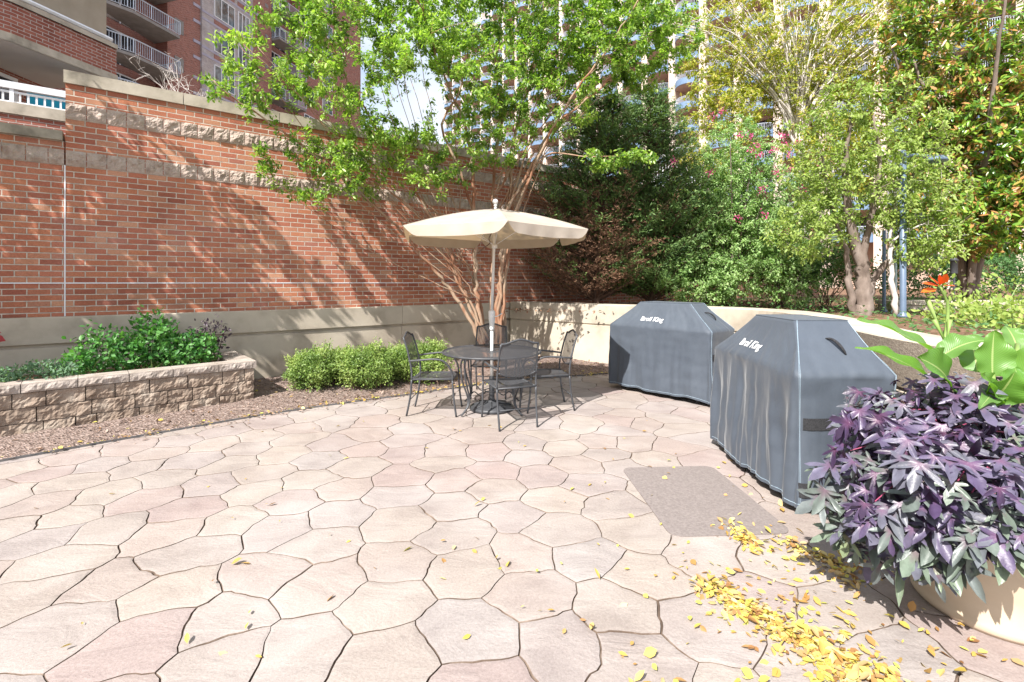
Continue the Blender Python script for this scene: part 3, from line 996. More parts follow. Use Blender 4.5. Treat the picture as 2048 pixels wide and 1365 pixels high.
bush('basil_plant', 'tall leafy green basil clump, highest of the herbs in the stone planter', 'herb', pw(-1.15, 0.6, 0.5),
     [(pw(-1.0, 0.6, 0.84), (0.27, 0.26, 0.40), 900), (pw(-1.2, 0.55, 0.7), (0.2, 0.22, 0.28), 420), (pw(-0.8, 0.55, 0.72), (0.22, 0.23, 0.3), 480)], 'lf_herb', 0.06, 0.6, gh, stemmat='stemgreen')
bush('mint_plant', 'mid green bushy herb on the right side of the stone planter', 'herb', pw(-0.45, 0.55, 0.5),
     [(pw(-0.48, 0.5, 0.7), (0.22, 0.24, 0.26), 520), (pw(-0.62, 0.5, 0.68), (0.22, 0.24, 0.24), 420)], 'lf_herb', 0.055, 0.6, gh, stemmat='stemgreen')
bush('basil_plant', 'leafy green herb at the left shoulder of the tall basil in the planter', 'herb', pw(-1.8, 0.55, 0.5),
     [(pw(-1.5, 0.55, 0.76), (0.24, 0.25, 0.34), 560), (pw(-1.65, 0.5, 0.66), (0.16, 0.2, 0.2), 220)], 'lf_herb', 0.055, 0.6, gh, stemmat='stemgreen')
bush('purple_basil_plant', 'dark purple leaved herb with spiky tips at the right end of the planter', 'herb', pw(-0.3, 0.75, 0.5),
     [(pw(-0.32, 0.8, 0.82), (0.24, 0.2, 0.3), 260)], 'lf_purpleherb', 0.05, 0.55, gh, stemmat='bark_dark', shell=0.2)
bush('sage_plant', 'low grey green sage spilling along the front of the stone planter', 'herb', pw(-2.35, 0.45, 0.5),
     [(pw(-1.95, 0.42, 0.58), (0.4, 0.22, 0.15), 1100), (pw(-2.3, 0.42, 0.57), (0.25, 0.2, 0.1), 500)], 'lf_sage', 0.04, 0.5, gh, stems=False)
bush('thyme_plant', 'small dark green herb tuft at the far left of the planter soil', 'herb', pw(-3.0, 0.5, 0.5),
     [(pw(-2.5, 0.5, 0.6), (0.16, 0.2, 0.16), 360)], 'lf_herb', 0.04, 0.5, gh, stems=False)
bush('red_leaf_plant', 'red and pink leaved plant at the left edge of the picture', 'plant', pw(-2.42, 0.25, 0.5),
     [(pw(-2.42, 0.2, 1.08), (0.14, 0.13, 0.2), 46)], 'lf_rose', 0.13, 0.6, stemmat='stempurple', shell=0.2)

# ================================================================== low shrubs along the base wall
gs = 'low shrubs in front of the concrete wall'
def gp(px, py, z=0.06):
    return G(px, py, z)
for (px, py, rx, rz, lab) in ((612, 786, 0.38, 0.3, 'rounded light green shrub nearest the stone planter'),
                              (722, 782, 0.44, 0.31, 'wide light green shrub in the middle of the low row'),
                              (666, 772, 0.3, 0.25, 'small light green shrub tucked between the two left low shrubs'),
                              (780, 766, 0.3, 0.26, 'small light green shrub tucked behind the middle and right low shrubs'),
                              (838, 770, 0.44, 0.32, 'yellow green shrub partly behind the left patio chair')):
    c = gp(px, py); c = c + np.array([0.02, 0.2, 0])
    c1 = c.copy(); c1[2] = 0.06 + rz
    bush('low_shrub', lab, 'shrub', (c[0], c[1], 0.06), [(c1, (rx, 0.36, rz), 6000), (c1 + np.array([rx * .35, 0.05, 0.06]), (rx * .6, .28, rz), 2600), (c1 + np.array([-rx * .4, -.02, -0.02]), (rx * .55, .28, rz * .9), 2400)],
         'lf_box', 0.03, 0.5, gs, shell=0.6)

# ================================================================== patio chairs and table
def make_chair(label):
    t = thing('patio_chair', label, 'chair', (0, 0, 0), 0, 'patio chairs round the table')
    for s in (-1, 1):
        mb = MB(); mb.tube(spline([(-.30, .215 * s, 0), (-.255, .22 * s, .22), (-.235, .225 * s, .43)], 5), .0115, 8); mb.build('leg', M['dark'], t, True)
        mb = MB(); mb.tube(spline([(.29, .235 * s, 0), (.262, .235 * s, .2), (.245, .235 * s, .425)], 5), .0115, 8); mb.build('leg', M['dark'], t, True)
        mb = MB(); mb.tube(spline([(-.27, .225 * s, .645), (-.12, .262 * s, .662), (.03, .27 * s, .675), (.14, .265 * s, .655), (.21, .25 * s, .58), (.243, .238 * s, .5), (.245, .236 * s, .425)], 6), .0115, 8)
        mb.build('armrest', M['dark'], t, True)
    mb = MB()
    def post(s): return spline([(-.235, .225 * s, .43), (-.24, .224 * s, .55), (-.285, .218 * s, .76), (-.335, .212 * s, .915)], 5)
    for s in (-1, 1):
        mb.tube(post(s), .0115, 8)
    top = spline([(-.335, -.212, .915), (-.34, -.15, .922), (-.345, -.08, .945), (-.35, 0, .962), (-.345, .08, .945), (-.34, .15, .922), (-.335, .212, .915)], 5)
    mb.tube(top, .0115, 8)
    low = spline([(-.26, -.215, .60), (-.25, -.13, .565), (-.245, 0, .548), (-.25, .13, .565), (-.26, .215, .60)], 5)
    mb.tube(low, .008, 8)
    mb.build('back_frame', M['dark'], t, True)
    mb = MB()
    def bf(i, j):
        y = -.205 + .41 * i / 20
        zt = .912 + .045 * math.cos(min(1, abs(y) / .16) * math.pi / 2) ** 2
        zb = .552 + .045 * (abs(y) / .205) ** 2
        z = zb + (zt - zb) * j / 12
        x = -.245 - (z - .55) * .24 - .015 * math.cos(y * 7)
        return (x, y, z)
    mb.grid(bf, 20, 12); mb.build('back_panel', M['perf'], t, True)
    mb = MB()
    fr = [(-.235, -.22, .43), (.225, -.22, .435), (.245, -.19, .43), (.245, .19, .43), (.225, .22, .435), (-.235, .22, .43), (-.235, -.22, .43)]
    mb.tube(fr, .0115, 8)
    mb.build('seat_frame', M['dark'], t, True)
    mb = MB(); mb.grid(lambda i, j: (-.23 + .47 * i / 14, -.215 + .43 * j / 12, .437 - .012 * math.sin(math.pi * i / 14) * math.sin(math.pi * j / 12)), 14, 12)
    mb.build('seat', M['perf'], t, True)
    mb = MB(); mb.tube([(-.25, -.22, .2), (-.25, .22, .2)], .006, 6); mb.tube([(-.25, 0, .2), (.258, 0, .2)], .006, 6) if False else None
    mb.build('stretcher', M['dark'], t, True)
    return t
proto = make_chair('dark mesh patio chair left of the table, facing right, in front of the shrubs')
places = [((-0.93, 5.83), -2, None), ((-0.03, 5.40), 110, 'nearest dark mesh patio chair, its perforated back turned to the camera'),
          ((-0.31, 6.72), -92, 'dark mesh patio chair behind the table, against the tree trunks'),
          ((0.43, 6.02), 190, 'dark mesh patio chair right of the table, next to the first grill cover')]
for (xy, a, lab) in places:
    o = proto if lab is None else copy_tree(proto)
    if lab: o['label'] = lab
    o.location = (xy[0], xy[1], 0.003); o.rotation_euler = (0, 0, R(a))

TX, TY = -0.25, 5.95
tb = thing('patio_table', 'round dark mesh metal patio table with scrolled legs under the umbrella', 'table', (TX, TY, 0.003), R(2))
mb = MB()
mb.lathe([(0.03, .716), (0.2, .716), (0.4, .716), (0.6, .714)], 48, close=False); mb.build('table_top', M['perf'], tb, True)
mb = MB(); mb.tube([(0.605 * math.cos(a), 0.605 * math.sin(a), .71) for a in np.linspace(0, 2 * math.pi, 49)], .013, 8, cap=False)
mb.tube([(0.035 * math.cos(a), 0.035 * math.sin(a), .712) for a in np.linspace(0, 2 * math.pi, 17)], .01, 6, cap=False)
mb.tube([(0.42 * math.cos(a), 0.42 * math.sin(a), .70) for a in np.linspace(0, 2 * math.pi, 37)], .008, 6, cap=False)
mb.build('rim', M['dark'], tb, True)
for k in range(4):
    a = R(45 + 90 * k)
    def rp(r, z, da=0.0): return (r * math.cos(a + da), r * math.sin(a + da), z)
    mb = MB()
    for da in (-0.07, 0.07):
        mb.tube(spline([rp(.43, .70, da), rp(.475, .6, da), rp(.46, .42, da), rp(.39, .22, da * .6), rp(.39, .12, da * .3), rp(.45, .05, 0), rp(.5, .012, 0)], 5), .0105, 7)
    mb.tube(spline([rp(.385, .2), rp(.3, .26), rp(.2, .2), rp(.09, .23)], 5), .007, 6)
    mb.build('leg', M['dark'], tb, True)
mb = MB(); mb.tube([(0.09 * math.cos(a), 0.09 * math.sin(a), .23) for a in np.linspace(0, 2 * math.pi, 21)], .007, 6, cap=False); mb.build('brace_ring', M['dark'], tb, True)

# ---- umbrella
um = thing('patio_umbrella', 'cream canvas umbrella with six scalloped panels standing through the patio table', 'umbrella', (TX, TY, 0.003), 0)
mb = MB(); mb.lathe([(0.27, 0), (0.275, 0.03), (0.26, 0.045), (0.17, 0.065), (0.08, 0.085), (0.045, 0.11), (0.034, 0.13), (0.034, 0.40), (0.028, 0.405)], 36)
for k in range(8):
    a = R(45 * k); mb.tube([(0.06 * math.cos(a), 0.06 * math.sin(a), 0.095), (0.24 * math.cos(a), 0.24 * math.sin(a), 0.055)], 0.008, 5)
mb.build('weighted_base', M['dark'], um, True)
mb = MB(); mb.tube([(0, 0, .30), (0, 0, 1.2)], .0205, 14); mb.tube([(0.03, 0, .36), (0.07, -.02, .36)], .008, 6)
mb.build('lower_pole', M['polewhite'], um, True)
tp = Vector((0.045, -0.02, 2.5))
mb = MB(); mb.tube([(0, 0, 1.2), tuple(Vector((0, 0, 1.2)).lerp(tp, 1.0))], .0175, 14); mb.build('upper_pole', M['polewhite'], um, True)
mb = MB(); mb.lathe([(0.021, 0.96), (0.03, 1.0), (0.031, 1.05), (0.04, 1.09), (0.042, 1.2), (0.036, 1.215), (0.024, 1.22)], 18)
mb.build('tilt_collar', M['polewhite'], um, True)
mb = MB(); mb.tube([(0.02, -0.03, 1.14), (0.07, -0.045, 1.15), (0.13, -0.04, 1.185)], [.008, .006, .007], 8)
mb.build('crank_handle', M['polewhite'], um, True)
mb = MB()
fz = tp.z
mb.lathe([(0.012, fz), (0.022, fz + 0.01), (0.024, fz + 0.02), (0.014, fz + 0.03)] + [(0.034 * math.sin(a) + 0.0005, fz + 0.062 - 0.034 * math.cos(a)) for a in np.linspace(0.4, math.pi, 12)], 18, tp.x, tp.y)
mb.build('finial', M['polewhite'], um, True)
RC = 1.2
cen = Vector((tp.x, tp.y, 2.475))
cor = []
for k in range(6):
    a = R(-20 - 60 * k)
    cor.append(Vector((RC * math.cos(a), RC * math.sin(a), 2.18)))
mb = MB(); vb = MB(); sm_ = MB()
for k in range(6):
    c0, c1 = cor[k], cor[(k + 1) % 6]
    nu, nv = 14, 12
    def cf(i, j):
        t = i / nu; v_ = j / nv
        # edge points are the ribs (gently arched); panel sags between them
        e = c0.lerp(c1, t)
        p = cen.lerp(e, v_)
        arch = 0.03 * math.sin(math.pi * v_)
        sag = 4 * t * (1 - t) * (0.004 * v_ + 0.02 * math.sin(math.pi * v_))
        mid = ((c0 + c1) / 2)
        inn = 4 * t * (1 - t) * 0.03 * v_
        p = p - Vector((mid.x, mid.y, 0)).normalized() * inn
        return (p.x, p.y, p.z + arch - sag)
    mb.grid(cf, nu, nv)
    def vf(i, j):
        t = 0.0 + i / 24
        x, y, z = cf(t * nu, nv)
        w = j / 4
        d = 0.125 * min(1.0, (min(t, 1 - t) / 0.1)) ** 0.75 * (0.86 + 0.14 * math.sin(math.pi * t))
        out_ = Vector((x, y, 0)).normalized()
        o_ = w * (0.004 + 0.008 * math.sin(t * 25 + k))
        return (x + out_.x * o_, y + out_.y * o_, z - d * w)
    vb.grid(vf, 24, 4)
cn = mb.build('canopy', M['canvas'], um, True)
vb.build('valance', M['canvas'], um, True)
for k in range(6):
    c0 = cor[k]
    sm_ = MB(); sm_.tube([tuple(cen.lerp(c0, v_) + Vector((0, 0, .03 * math.sin(math.pi * v_) + .0015))) for v_ in np.linspace(0.03, 1, 10)], .0035, 5)
    sm_.build('seam', M['canvas'], um, True)
for k in range(6):
    mb = MB(); c0 = cor[k]
    mb.tube([tuple(cen.lerp(c0, v_) + Vector((0, 0, .03 * math.sin(math.pi * v_) - .018))) for v_ in np.linspace(0.02, .985, 8)], .006, 6)
    hub = Vector((0.035, -0.015, 2.02))
    q = cen.lerp(c0, .5) + Vector((0, 0, .03))
    mb.tube([tuple(hub), tuple(q)], .005, 6)
    mb.build('rib', M['polewhite'], um, True)
mb = MB(); mb.lathe([(0.02, 1.985), (0.035, 1.99), (0.035, 2.03), (0.02, 2.04)], 14, 0.035, -0.015); mb.build('hub', M['polewhite'], um, True)
mb = MB(); mb.tube(spline([(0.0, -0.12, 2.16), (-0.03, -.11, 2.1), (-.02, -.12, 2.04), (-.1, -.13, 1.98), (-.16, -.13, 1.92)], 5), .005, 6); mb.build('tie_strap', M['bark_dark'], um, True)

# ================================================================== grill covers
def grill_cover(label, x0, y0, ang, L, Wd, seed, fold=1.0):
    """origin at front-middle on the ground; local +x is the near end, -y the front"""
    ux = np.array([math.cos(ang), math.sin(ang)]); uy = np.array([-ux[1], ux[0]])
    cpos = np.array([x0, y0]) + uy * Wd / 2
    t = thing('grill_cover', label, 'grill cover', (cpos[0], cpos[1], 0.003), ang, 'covered grills')
    hx, hy = L / 2, Wd / 2
    NP = 240
    def perim(s, hx_, hy0, hy1, r):
        """rounded rectangle; s in 0..1 ; returns x,y,nx,ny"""
        w = 2 * hx_ ; d = hy1 - hy0
        r = min(r, w / 2.2, d / 2.2)
        segs = [(w - 2 * r), math.pi / 2 * r, (d - 2 * r), math.pi / 2 * r, (w - 2 * r), math.pi / 2 * r, (d - 2 * r), math.pi / 2 * r]
        # fixed share of s for each segment, so rings line up
        share = [0.30, 0.04, 0.16, 0.04, 0.26, 0.03, 0.14, 0.03]
        a = 0
        for i, sh in enumerate(share):
            if s <= a + sh + 1e-9: break
            a += sh
        f = (s - a) / share[i]
        if i == 0: return (-hx_ + r + f * (w - 2 * r), hy0, 0, -1)
        if i == 2: return (hx_, hy0 + r + f * (d - 2 * r), 1, 0)
        if i == 4: return (hx_ - r - f * (w - 2 * r), hy1, 0, 1)
        if i == 6: return (-hx_, hy1 - r - f * (d - 2 * r), -1, 0)
        cx, cy, a0 = {1: (hx_ - r, hy0 + r, -90), 3: (hx_ - r, hy1 - r, 0), 5: (-hx_ + r, hy1 - r, 90), 7: (-hx_ + r, hy0 + r, 180)}[i]
        an = R(a0 + 90 * f)
        return (cx + r * math.cos(an), cy + r * math.sin(an), math.cos(an), math.sin(an))
    ins = 0.40; fi = 0.21; bi = 0.07
    lv = []
    for k in range(5):                    # top plate
        f = k / 4
        lv.append(('top', f))
    for k in range(1, 13): lv.append(('hood', k / 12))
    for k in range(1, 37): lv.append(('skirt', k / 36))
    def ring(kind, f, s):
        tx, ty0, ty1 = hx - ins, -hy + fi, hy - bi
        cy = (ty0 + ty1) / 2
        if kind == 'top':
            x, y, nx, ny = perim(s, tx, ty0, ty1, 0.03)
            g_ = max(0.002, f)
            return Vector((x * g_, cy + (y - cy) * g_, 1.292 - 0.012 * f ** 3 - 0.008 * (1 - f)))
        if kind == 'hood':
            x0_, y0_, _, _ = perim(s, tx, ty0, ty1, 0.03)
            x1_, y1_, nx, ny = perim(s, hx, -hy, hy, 0.05)
            z = 1.28 + (0.955 - 1.28) * f
            sag = -0.022 * math.sin(math.pi * f)
            wr = 0.012 * nz(s * 26, f * 1.5, seed) * f + 0.01 * nz(s * 60, f * 3, seed + 3) * f
            rnd = 0.0
            return Vector((x0_ + (x1_ - x0_) * f + nx * (sag + wr), y0_ + (y1_ - y0_) * f + ny * (sag + wr), z + (0.018 * (1 - abs(ny)) if False else 0) - 0.012 * f ** 6))
        x, y, nx, ny = perim(s, hx, -hy, hy, 0.05)
        end = abs(nx) > 0.7
        drop = 1.0
        a_ = min(1.0, f * 1.6)
        wv = nz(s * 27, f * 0.8, seed + 9)
        wv2 = nz(s * 75, f * 1.4, seed + 5)
        base = (0.065 if not end else 0.02) * fold
        rid = (1 - abs(wv) * 2.2)
        d_ = base * a_ * (wv * 1.3 + 0.35 * wv2) + 0.014 * fold * a_ * rid * (0 if end else 1) - 0.02 * math.sin(math.pi * min(1, f * 1.2)) * (1 if end else .4) + 0.02 * f
        zb = 0.055 + 0.03 * (nz(s * 18, 0, seed + 2) + 0.3)
        z = 0.943 + (zb - 0.943) * f
        sl = 0.006 * nz(s * 20, f * 9, seed)
        return Vector((x + nx * (d_ + sl), y + ny * (d_ + sl), z))
    mb = MB()
    mb.grid(lambda i, j: tuple(ring(*lv[j], (i + 0.001) / NP)), NP, len(lv) - 1, wrap=True)
    # inner dark lining turned up under the hem
    cv = mb.build('cover_cloth', M['cover'], t, True)
    bvh = BVHTree.FromPolygons([Vector(v_) for v_ in mb.v], mb.f)
    def drape(grid_pts, direction, off=0.004):
        out = []
        for p in grid_pts:
            d_ = Vector(direction)
            hit = bvh.ray_cast(Vector(p) - d_ * 1.5, d_)
            out.append((hit[0] - d_ * off) if hit[0] else Vector(p))
        return out
    def strip(name, x0_, x1_, z0_, z1_, side, nu, nv, mat, off=0.004):
        g_ = []
        for j in range(nv + 1):
            for i in range(nu + 1):
                a = x0_ + (x1_ - x0_) * i / nu; z = z0_ + (z1_ - z0_) * j / nv
                g_.append((hx, a, z) if side == 'end' else (a, -hy, z))
        dr = drape(g_, (-1, 0, 0) if side == 'end' else (0, 1, 0), off)
        m_ = MB(); m_.add([tuple(p) for p in dr], [(j * (nu + 1) + i, j * (nu + 1) + i + 1, (j + 1) * (nu + 1) + i + 1, (j + 1) * (nu + 1) + i) for j in range(nv) for i in range(nu)])
        return m_.build(name, mat, t, True)
    strip('vent_band', -hy + 0.05, hy - 0.06, 0.575, 0.655, 'end', 16, 3, M['velcro'], 0.006)
    strip('fastener_patch', -hy + 0.015, -hy + 0.085, 0.13, 0.225, 'end', 4, 4, M['velcro'], 0.006)
    # stitched seams
    s_corner = {'front': 0.30 + 0.028, 'back': 0.54 - 0.028}
    for key, s in s_corner.items():
        for ds in (-0.0019, 0.0019):
            pts_ = [ring(*lv[j], s + ds) for j in range(4, len(lv))]
            outp = []
            for p in pts_:
                nn_ = Vector((p.x, p.y, 0)).normalized()
                outp.append(tuple(p + nn_ * 0.002 + Vector((0, 0, 0.0012))))
            m_ = MB(); m_.tube(outp, 0.0011, 4); m_.build('seam', M['thread'], t, True)
    for j, (nm, rad) in ((4, ('top_seam', 0.003)), (len(lv) - 2, ('hem', 0.0018))):
        m_ = MB(); pts_ = [tuple(ring(*lv[j], (i + 0.001) / 120) * 1.0 + Vector((0, 0, 0.001))) for i in range(121)]
        pts_ = [(p[0] * 1.003, p[1] * 1.004, p[2]) for p in pts_]
        m_.tube(pts_, rad, 5, cap=False); m_.build(nm, M['thread'] if nm == 'hem' else M['cover'], t, True)
    # strap handle on the near hood slope
    hb = MB()
    zz = [1.16, 1.147, 1.125, 1.10, 1.075, 1.062]
    base_pts = drape([(hx, 0.02 + 0.012 * i, z) for i, z in enumerate(zz)], (-1, 0, 0), 0.0)
    offs_ = [0.0, 0.018, 0.028, 0.028, 0.018, 0.0]
    hp = spline([tuple(p + Vector((o_, 0, o_ * .8))) for p, o_ in zip(base_pts, offs_)], 5)
    hb.tube(hp, [0.006 + 0.005 * math.sin(math.pi * i / (len(hp) - 1)) for i in range(len(hp))], 7)
    hb.build('strap_handle', M['velcro'], t, True)
    # printed lettering
    def lettering(text, size, bold, yo, name):
        cu = bpy.data.curves.new('text', 'FONT'); cu.body = text; cu.size = size; cu.offset = bold; cu.align_x = 'CENTER'; cu.resolution_u = 3; cu.shear = 0.12
        to = bpy.data.objects.new('text', cu); col.objects.link(to)
        dg = bpy.context.evaluated_depsgraph_get()
        me_ = bpy.data.meshes.new_from_object(to.evaluated_get(dg))
        bpy.data.objects.remove(to)
        vs = [(v_.co.x * 1.12 - 0.1, v_.co.y) for v_ in me_.vertices]
        dr = drape([(x_, -hy, 1.025 + yo + y_) for x_, y_ in vs], (0, 1, 0), 0.006)
        for v_, p in zip(me_.vertices, dr): v_.co = p
        me_.name = name
        me_.materials.clear()
        return link(name, me_, M['logo'], t)
    lettering('Broil King', 0.08, 0.0008, 0.0, 'printed_lettering')
    # casters just showing
    for sx_ in (-1, 1):
        for sy_ in (-1, 1):
            m_ = MB(); m_.tube([(sx_ * (hx - .22) - .012, sy_ * (hy - .1), .035), (sx_ * (hx - .22) + .012, sy_ * (hy - .1), .035)], .035, 12); m_.box(sx_ * (hx - .22) - .02, sx_ * (hx - .22) + .02, sy_ * (hy - .1) - .02, sy_ * (hy - .1) + .02, .062, .3)
            m_.build('caster', M['dark'], t)
    return t
grill_cover('farther covered grill, beside the table, its left end in the umbrella shade', (1.43 + 2.5) / 2 + .0, (7.22 + 5.96) / 2, math.atan2(-1.26, 1.07), 1.6, 0.66, 3, 0.55)
grill_cover('nearer covered grill with a strap handle, partly behind the purple vine', 1.925, 3.93, R(-92), 1.44, 0.68, 17, 1.0)

# ================================================================== pot with vine and cannas
PX, PY = 2.32, 2.33
pt = thing('cream_pot', 'large cream clay pot at the right, below the purple vine', 'plant pot', (PX, PY, 0.003))
mb = MB(); mb.lathe([(0.285, 0), (0.3, 0.02), (0.3, 0.045), (0.29, 0.06), (0.33, 0.2), (0.375, 0.4), (0.41, 0.58), (0.43, 0.66), (0.46, 0.675), (0.465, 0.72), (0.45, 0.735), (0.42, 0.735), (0.40, 0.68)], 56)
mb.build('pot_body', M['pot'], pt, True)
mb = MB(); mb.lathe([(0.001, 0.69), (0.2, 0.7), (0.405, 0.685)], 30, close=False); mb.build('soil', M['soil'], pt, True)

# star-lobed leaf
def lobed():
    lob = [(-105, .5, .075), (-54, .8, .1), (0, 1.0, .165), (54, .8, .1), (105, .5, .075)]
    pts = [(0, 0, 0)]
    ang = []
    outline = [(-0.12, 0.0)]
    outline = []
    for i, (a, l, w) in enumerate(lob):
        ar = R(a); d = np.array([math.cos(ar), math.sin(ar)]); p = np.array([-d[1], d[0]])
        if i == 0: outline.append((-0.05, -0.05))
        outline.append(tuple(d * l * 0.55 - p * w)); outline.append(tuple(d * l * 0.8 - p * w * .7)); outline.append(tuple(d * l)); outline.append(tuple(d * l * 0.8 + p * w * .7)); outline.append(tuple(d * l * 0.55 + p * w))
        if i < 4:
            am = R((a + lob[i + 1][0]) / 2); outline.append((0.2 * math.cos(am), 0.2 * math.sin(am)))
        else: outline.append((-0.05, 0.05))
    T = [(0, 0, 0.0)]
    for x, y in outline:
        r = math.hypot(x, y)
        T.append((x, y, 0.05 * math.cos(math.atan2(y, x) * 6) * r - 0.22 * r * r))
    n = len(outline)
    Fs = [(0, i + 1, (i + 1) % n + 1) for i in range(n)]
    return np.array(T), Fs
TL, FL = lobed()
pv = thing('potato_vine', 'purple and grey green lobed sweet potato vine spilling over the cream pot', 'vine', (PX, PY, 0.70))
b0 = np.array([PX, PY, 0.70])
def mound(c, r, n, lo=-0.3):
    P, O = ell(c, r, n, 0.8)
    k = np.array([0.8 + 0.45 * (nz(*(x * 2.2)) + 0.4) for x in O]); P = np.array(c) + (P - np.array(c)) * k[:, None]
    return P, O
Ps = []; Os = []
for c, r, n in (((PX - 0.26, PY - 0.1, 0.68), (0.54, 0.4, 0.42), 620), ((PX - 0.26, PY - 0.08, 0.66), (0.42, 0.3, 0.34), 330), ((PX + 0.22, PY - 0.26, 0.76), (0.5, 0.26, 0.15), 420), ((PX - .2, PY - 0.4, 0.6), (0.32, 0.12, 0.2), 170),
                ((PX - 0.42, PY - 0.05, 0.46), (0.32, 0.3, 0.32), 300), ((PX - 0.3, PY - 0.3, 0.45), (0.26, 0.2, 0.26), 200), ((PX + 0.1, PY + 0.3, 0.75), (0.55, 0.4, 0.3), 150)):
    P, O = mound(c, r, n); Ps.append(P); Os.append(O)
P = np.concatenate(Ps); O = np.concatenate(Os)
ok = P[:, 2] > np.where(P[:, 1] < PY + .1, np.interp(P[:, 0], [1.5, 1.72, 1.9, 2.1, 2.4], [.2, .27, .5, .66, .7]), .62)
P = P[ok]; O = O[ok]; n = len(P)
D = norm(O * np.array([1, 1, .3]) * 0.6 + np.array([-0.1, -0.25, -0.75]) + rdir(n) * 0.55)
N = norm(O * 0.7 + np.array([-0.3, -0.5, 0.8]) + rdir(n) * 0.35)
ll = 0.055 + 0.095 * rng.random(n)
tint = np.clip(0.12 + 0.62 * rng.random(n) + 0.45 * (0.85 - P[:, 2]) + 0.35 * np.array([nz(*p, sc=4.5) for p in P]) + 0.1 * (P[:, 0] - PX), 0, 1)
me_parts = []
def vine_mesh():
    """three bent versions of the leaf, merged"""
    V_ = []; F_ = []; T_ = []; R_ = []
    S_ = norm(np.cross(N, D)); N2 = np.cross(S_ * -1, D) * -1
    N2 = np.cross(D, S_)
    rad = np.hypot(TL[:, 0], TL[:, 1])
    for i_ in range(n):
        bend = rng.normal() * 0.35 - 0.15; fold = rng.random() * 0.5; tw_ = rng.normal() * 0.25; asp = 0.8 + 0.4 * rng.random()
        x_ = TL[:, 0]; y_ = TL[:, 1] * asp
        z_ = bend * x_ * np.abs(x_) + fold * np.abs(y_) - 0.35 * y_ * y_ + tw_ * x_ * y_ + 0.05 * np.sin(7 * x_ + 9 * y_ + i_)
        q = P[i_] - b0 + ll[i_] * (D[i_] * x_[:, None] + S_[i_] * y_[:, None] + N2[i_] * z_[:, None])
        k_ = len(V_)
        V_.extend(q.tolist()); R_.extend(np.clip(1 - rad * 1.6, 0, 1).tolist())
        F_.extend([tuple(k_ + a for a in f) for f in FL]); T_.extend([tint[i_]] * len(FL))
    me_ = bpy.data.meshes.new('foliage'); me_.from_pydata(V_, [], F_)
    a_ = me_.attributes.new('tint', 'FLOAT', 'FACE'); a_.data.foreach_set('value', T_)
    a_ = me_.attributes.new('heart', 'FLOAT', 'POINT'); a_.data.foreach_set('value', R_)
    return me_
link('foliage', vine_mesh(), M['lf_vine'], pv, True)
mb = MB()
for i in range(0, n, 7):
    s = np.array([PX + rng.normal() * .12, PY + rng.normal() * .12, .71]); q = s + (P[i] - s) * .9
    mdl = (s + q) / 2 + np.array([0, 0, .1])
    mb.tube([tuple(p - b0) for p in spline([s, mdl, q], 3)], .0028, 4, cap=False)
mb.build('stem', M['stempurple'], pv)
mb = MB()
for (x, y, z) in (W(1712, 920, 1.75), W(1785, 640 + 320, 1.72)):
    pass

def canna_leaf(parent, base, tip, width, up, bend, tint, curl=0.25, nm='leaf'):
    """broad pointed leaf; up is the side the blade faces"""
    base = np.array(base, float); tip = np.array(tip, float); pb = np.array(parent.location)
    width = width * 1.3
    ax = tip - base; Ln = np.linalg.norm(ax); upv = norm(np.array(up, float))
    sd = norm(np.cross(ax, upv)); upv = norm(np.cross(sd, ax))
    nu, nv = 10, 24
    vs = []; uvs = []
    ph = random.random() * 6
    for j in range(nv + 1):
        t = j / nv
        w = width * (math.sin(math.pi * min(1, t * 0.93 + 0.07) ** 0.85) ** 0.8) * (1 - 0.25 * t) * (1 if t < 1 else 0)
        c = base + ax * t + upv * bend * 4 * t * (1 - t) * Ln - np.array([0, 0, 1]) * abs(bend) * t ** 3 * Ln * .3
        for i in range(nu + 1):
            a = -1 + 2 * i / nu
            p = c + sd * a * w / 2 * (1 - 0.12 * abs(a)) + upv * (curl * abs(a) ** 1.3 * w / 2 + 0.012 * math.sin(t * 16 + ph + (2 if a > 0 else 0)) * a * a)
            vs.append(p - pb); uvs.append((a, t))
    fs = [(j * (nu + 1) + i, j * (nu + 1) + i + 1, (j + 1) * (nu + 1) + i + 1, (j + 1) * (nu + 1) + i) for j in range(nv) for i in range(nu)]
    me = bpy.data.meshes.new(nm); me.from_pydata([tuple(float(q) for q in v_) for v_ in vs], [], fs)
    ul = me.uv_layers.new(name='UVMap')
    for lp in me.loops: ul.data[lp.index].uv = uvs[lp.vertex_index]
    at = me.attributes.new('tint', 'FLOAT', 'FACE'); at.data.foreach_set('value', [tint] * len(fs))
    return link(nm, me, M['canna'], parent, True)
gc = 'cannas in the cream pot'
c1 = thing('canna_plant', 'tall flowering canna with orange blooms and two long leaves reaching left over the grill cover', 'canna', (2.25, 2.5, 0.7), group=gc)
def WL(px, py, D): return W(px, py, D)
canna_leaf(c1, WL(1885, 722, 2.5), WL(1716, 634, 2.45), 0.15, (0.1, -0.5, 1), 0.05, 0.7, 0.2)
canna_leaf(c1, WL(1880, 775, 2.45), WL(1712, 690, 2.4), 0.13, (0.2, -0.6, 1), 0.06, 0.35, 0.25)
canna_leaf(c1, WL(1897, 765, 2.35), WL(1833, 712, 2.15), 0.2, (0.0, -0.9, .5), 0.05, 0.2, 0.3)
canna_leaf(c1, WL(1880, 715, 2.45), WL(1976, 678, 2.4), 0.12, (-.3, -0.6, 1), 0.12, 0.8, 0.4)
mb = MB(); bl = np.array(c1.location)
st = [np.array([2.22, 2.5, .7]), WL(1885, 720, 2.5), WL(1893, 660, 2.52), WL(1895, 610, 2.52), WL(1880, 575, 2.5)]
mb.tube([p - bl for p in spline(st, 5)], [.013 - .0004 * i for i in range(21)], 8); mb.build('stem', M['stemgreen'], c1, True)
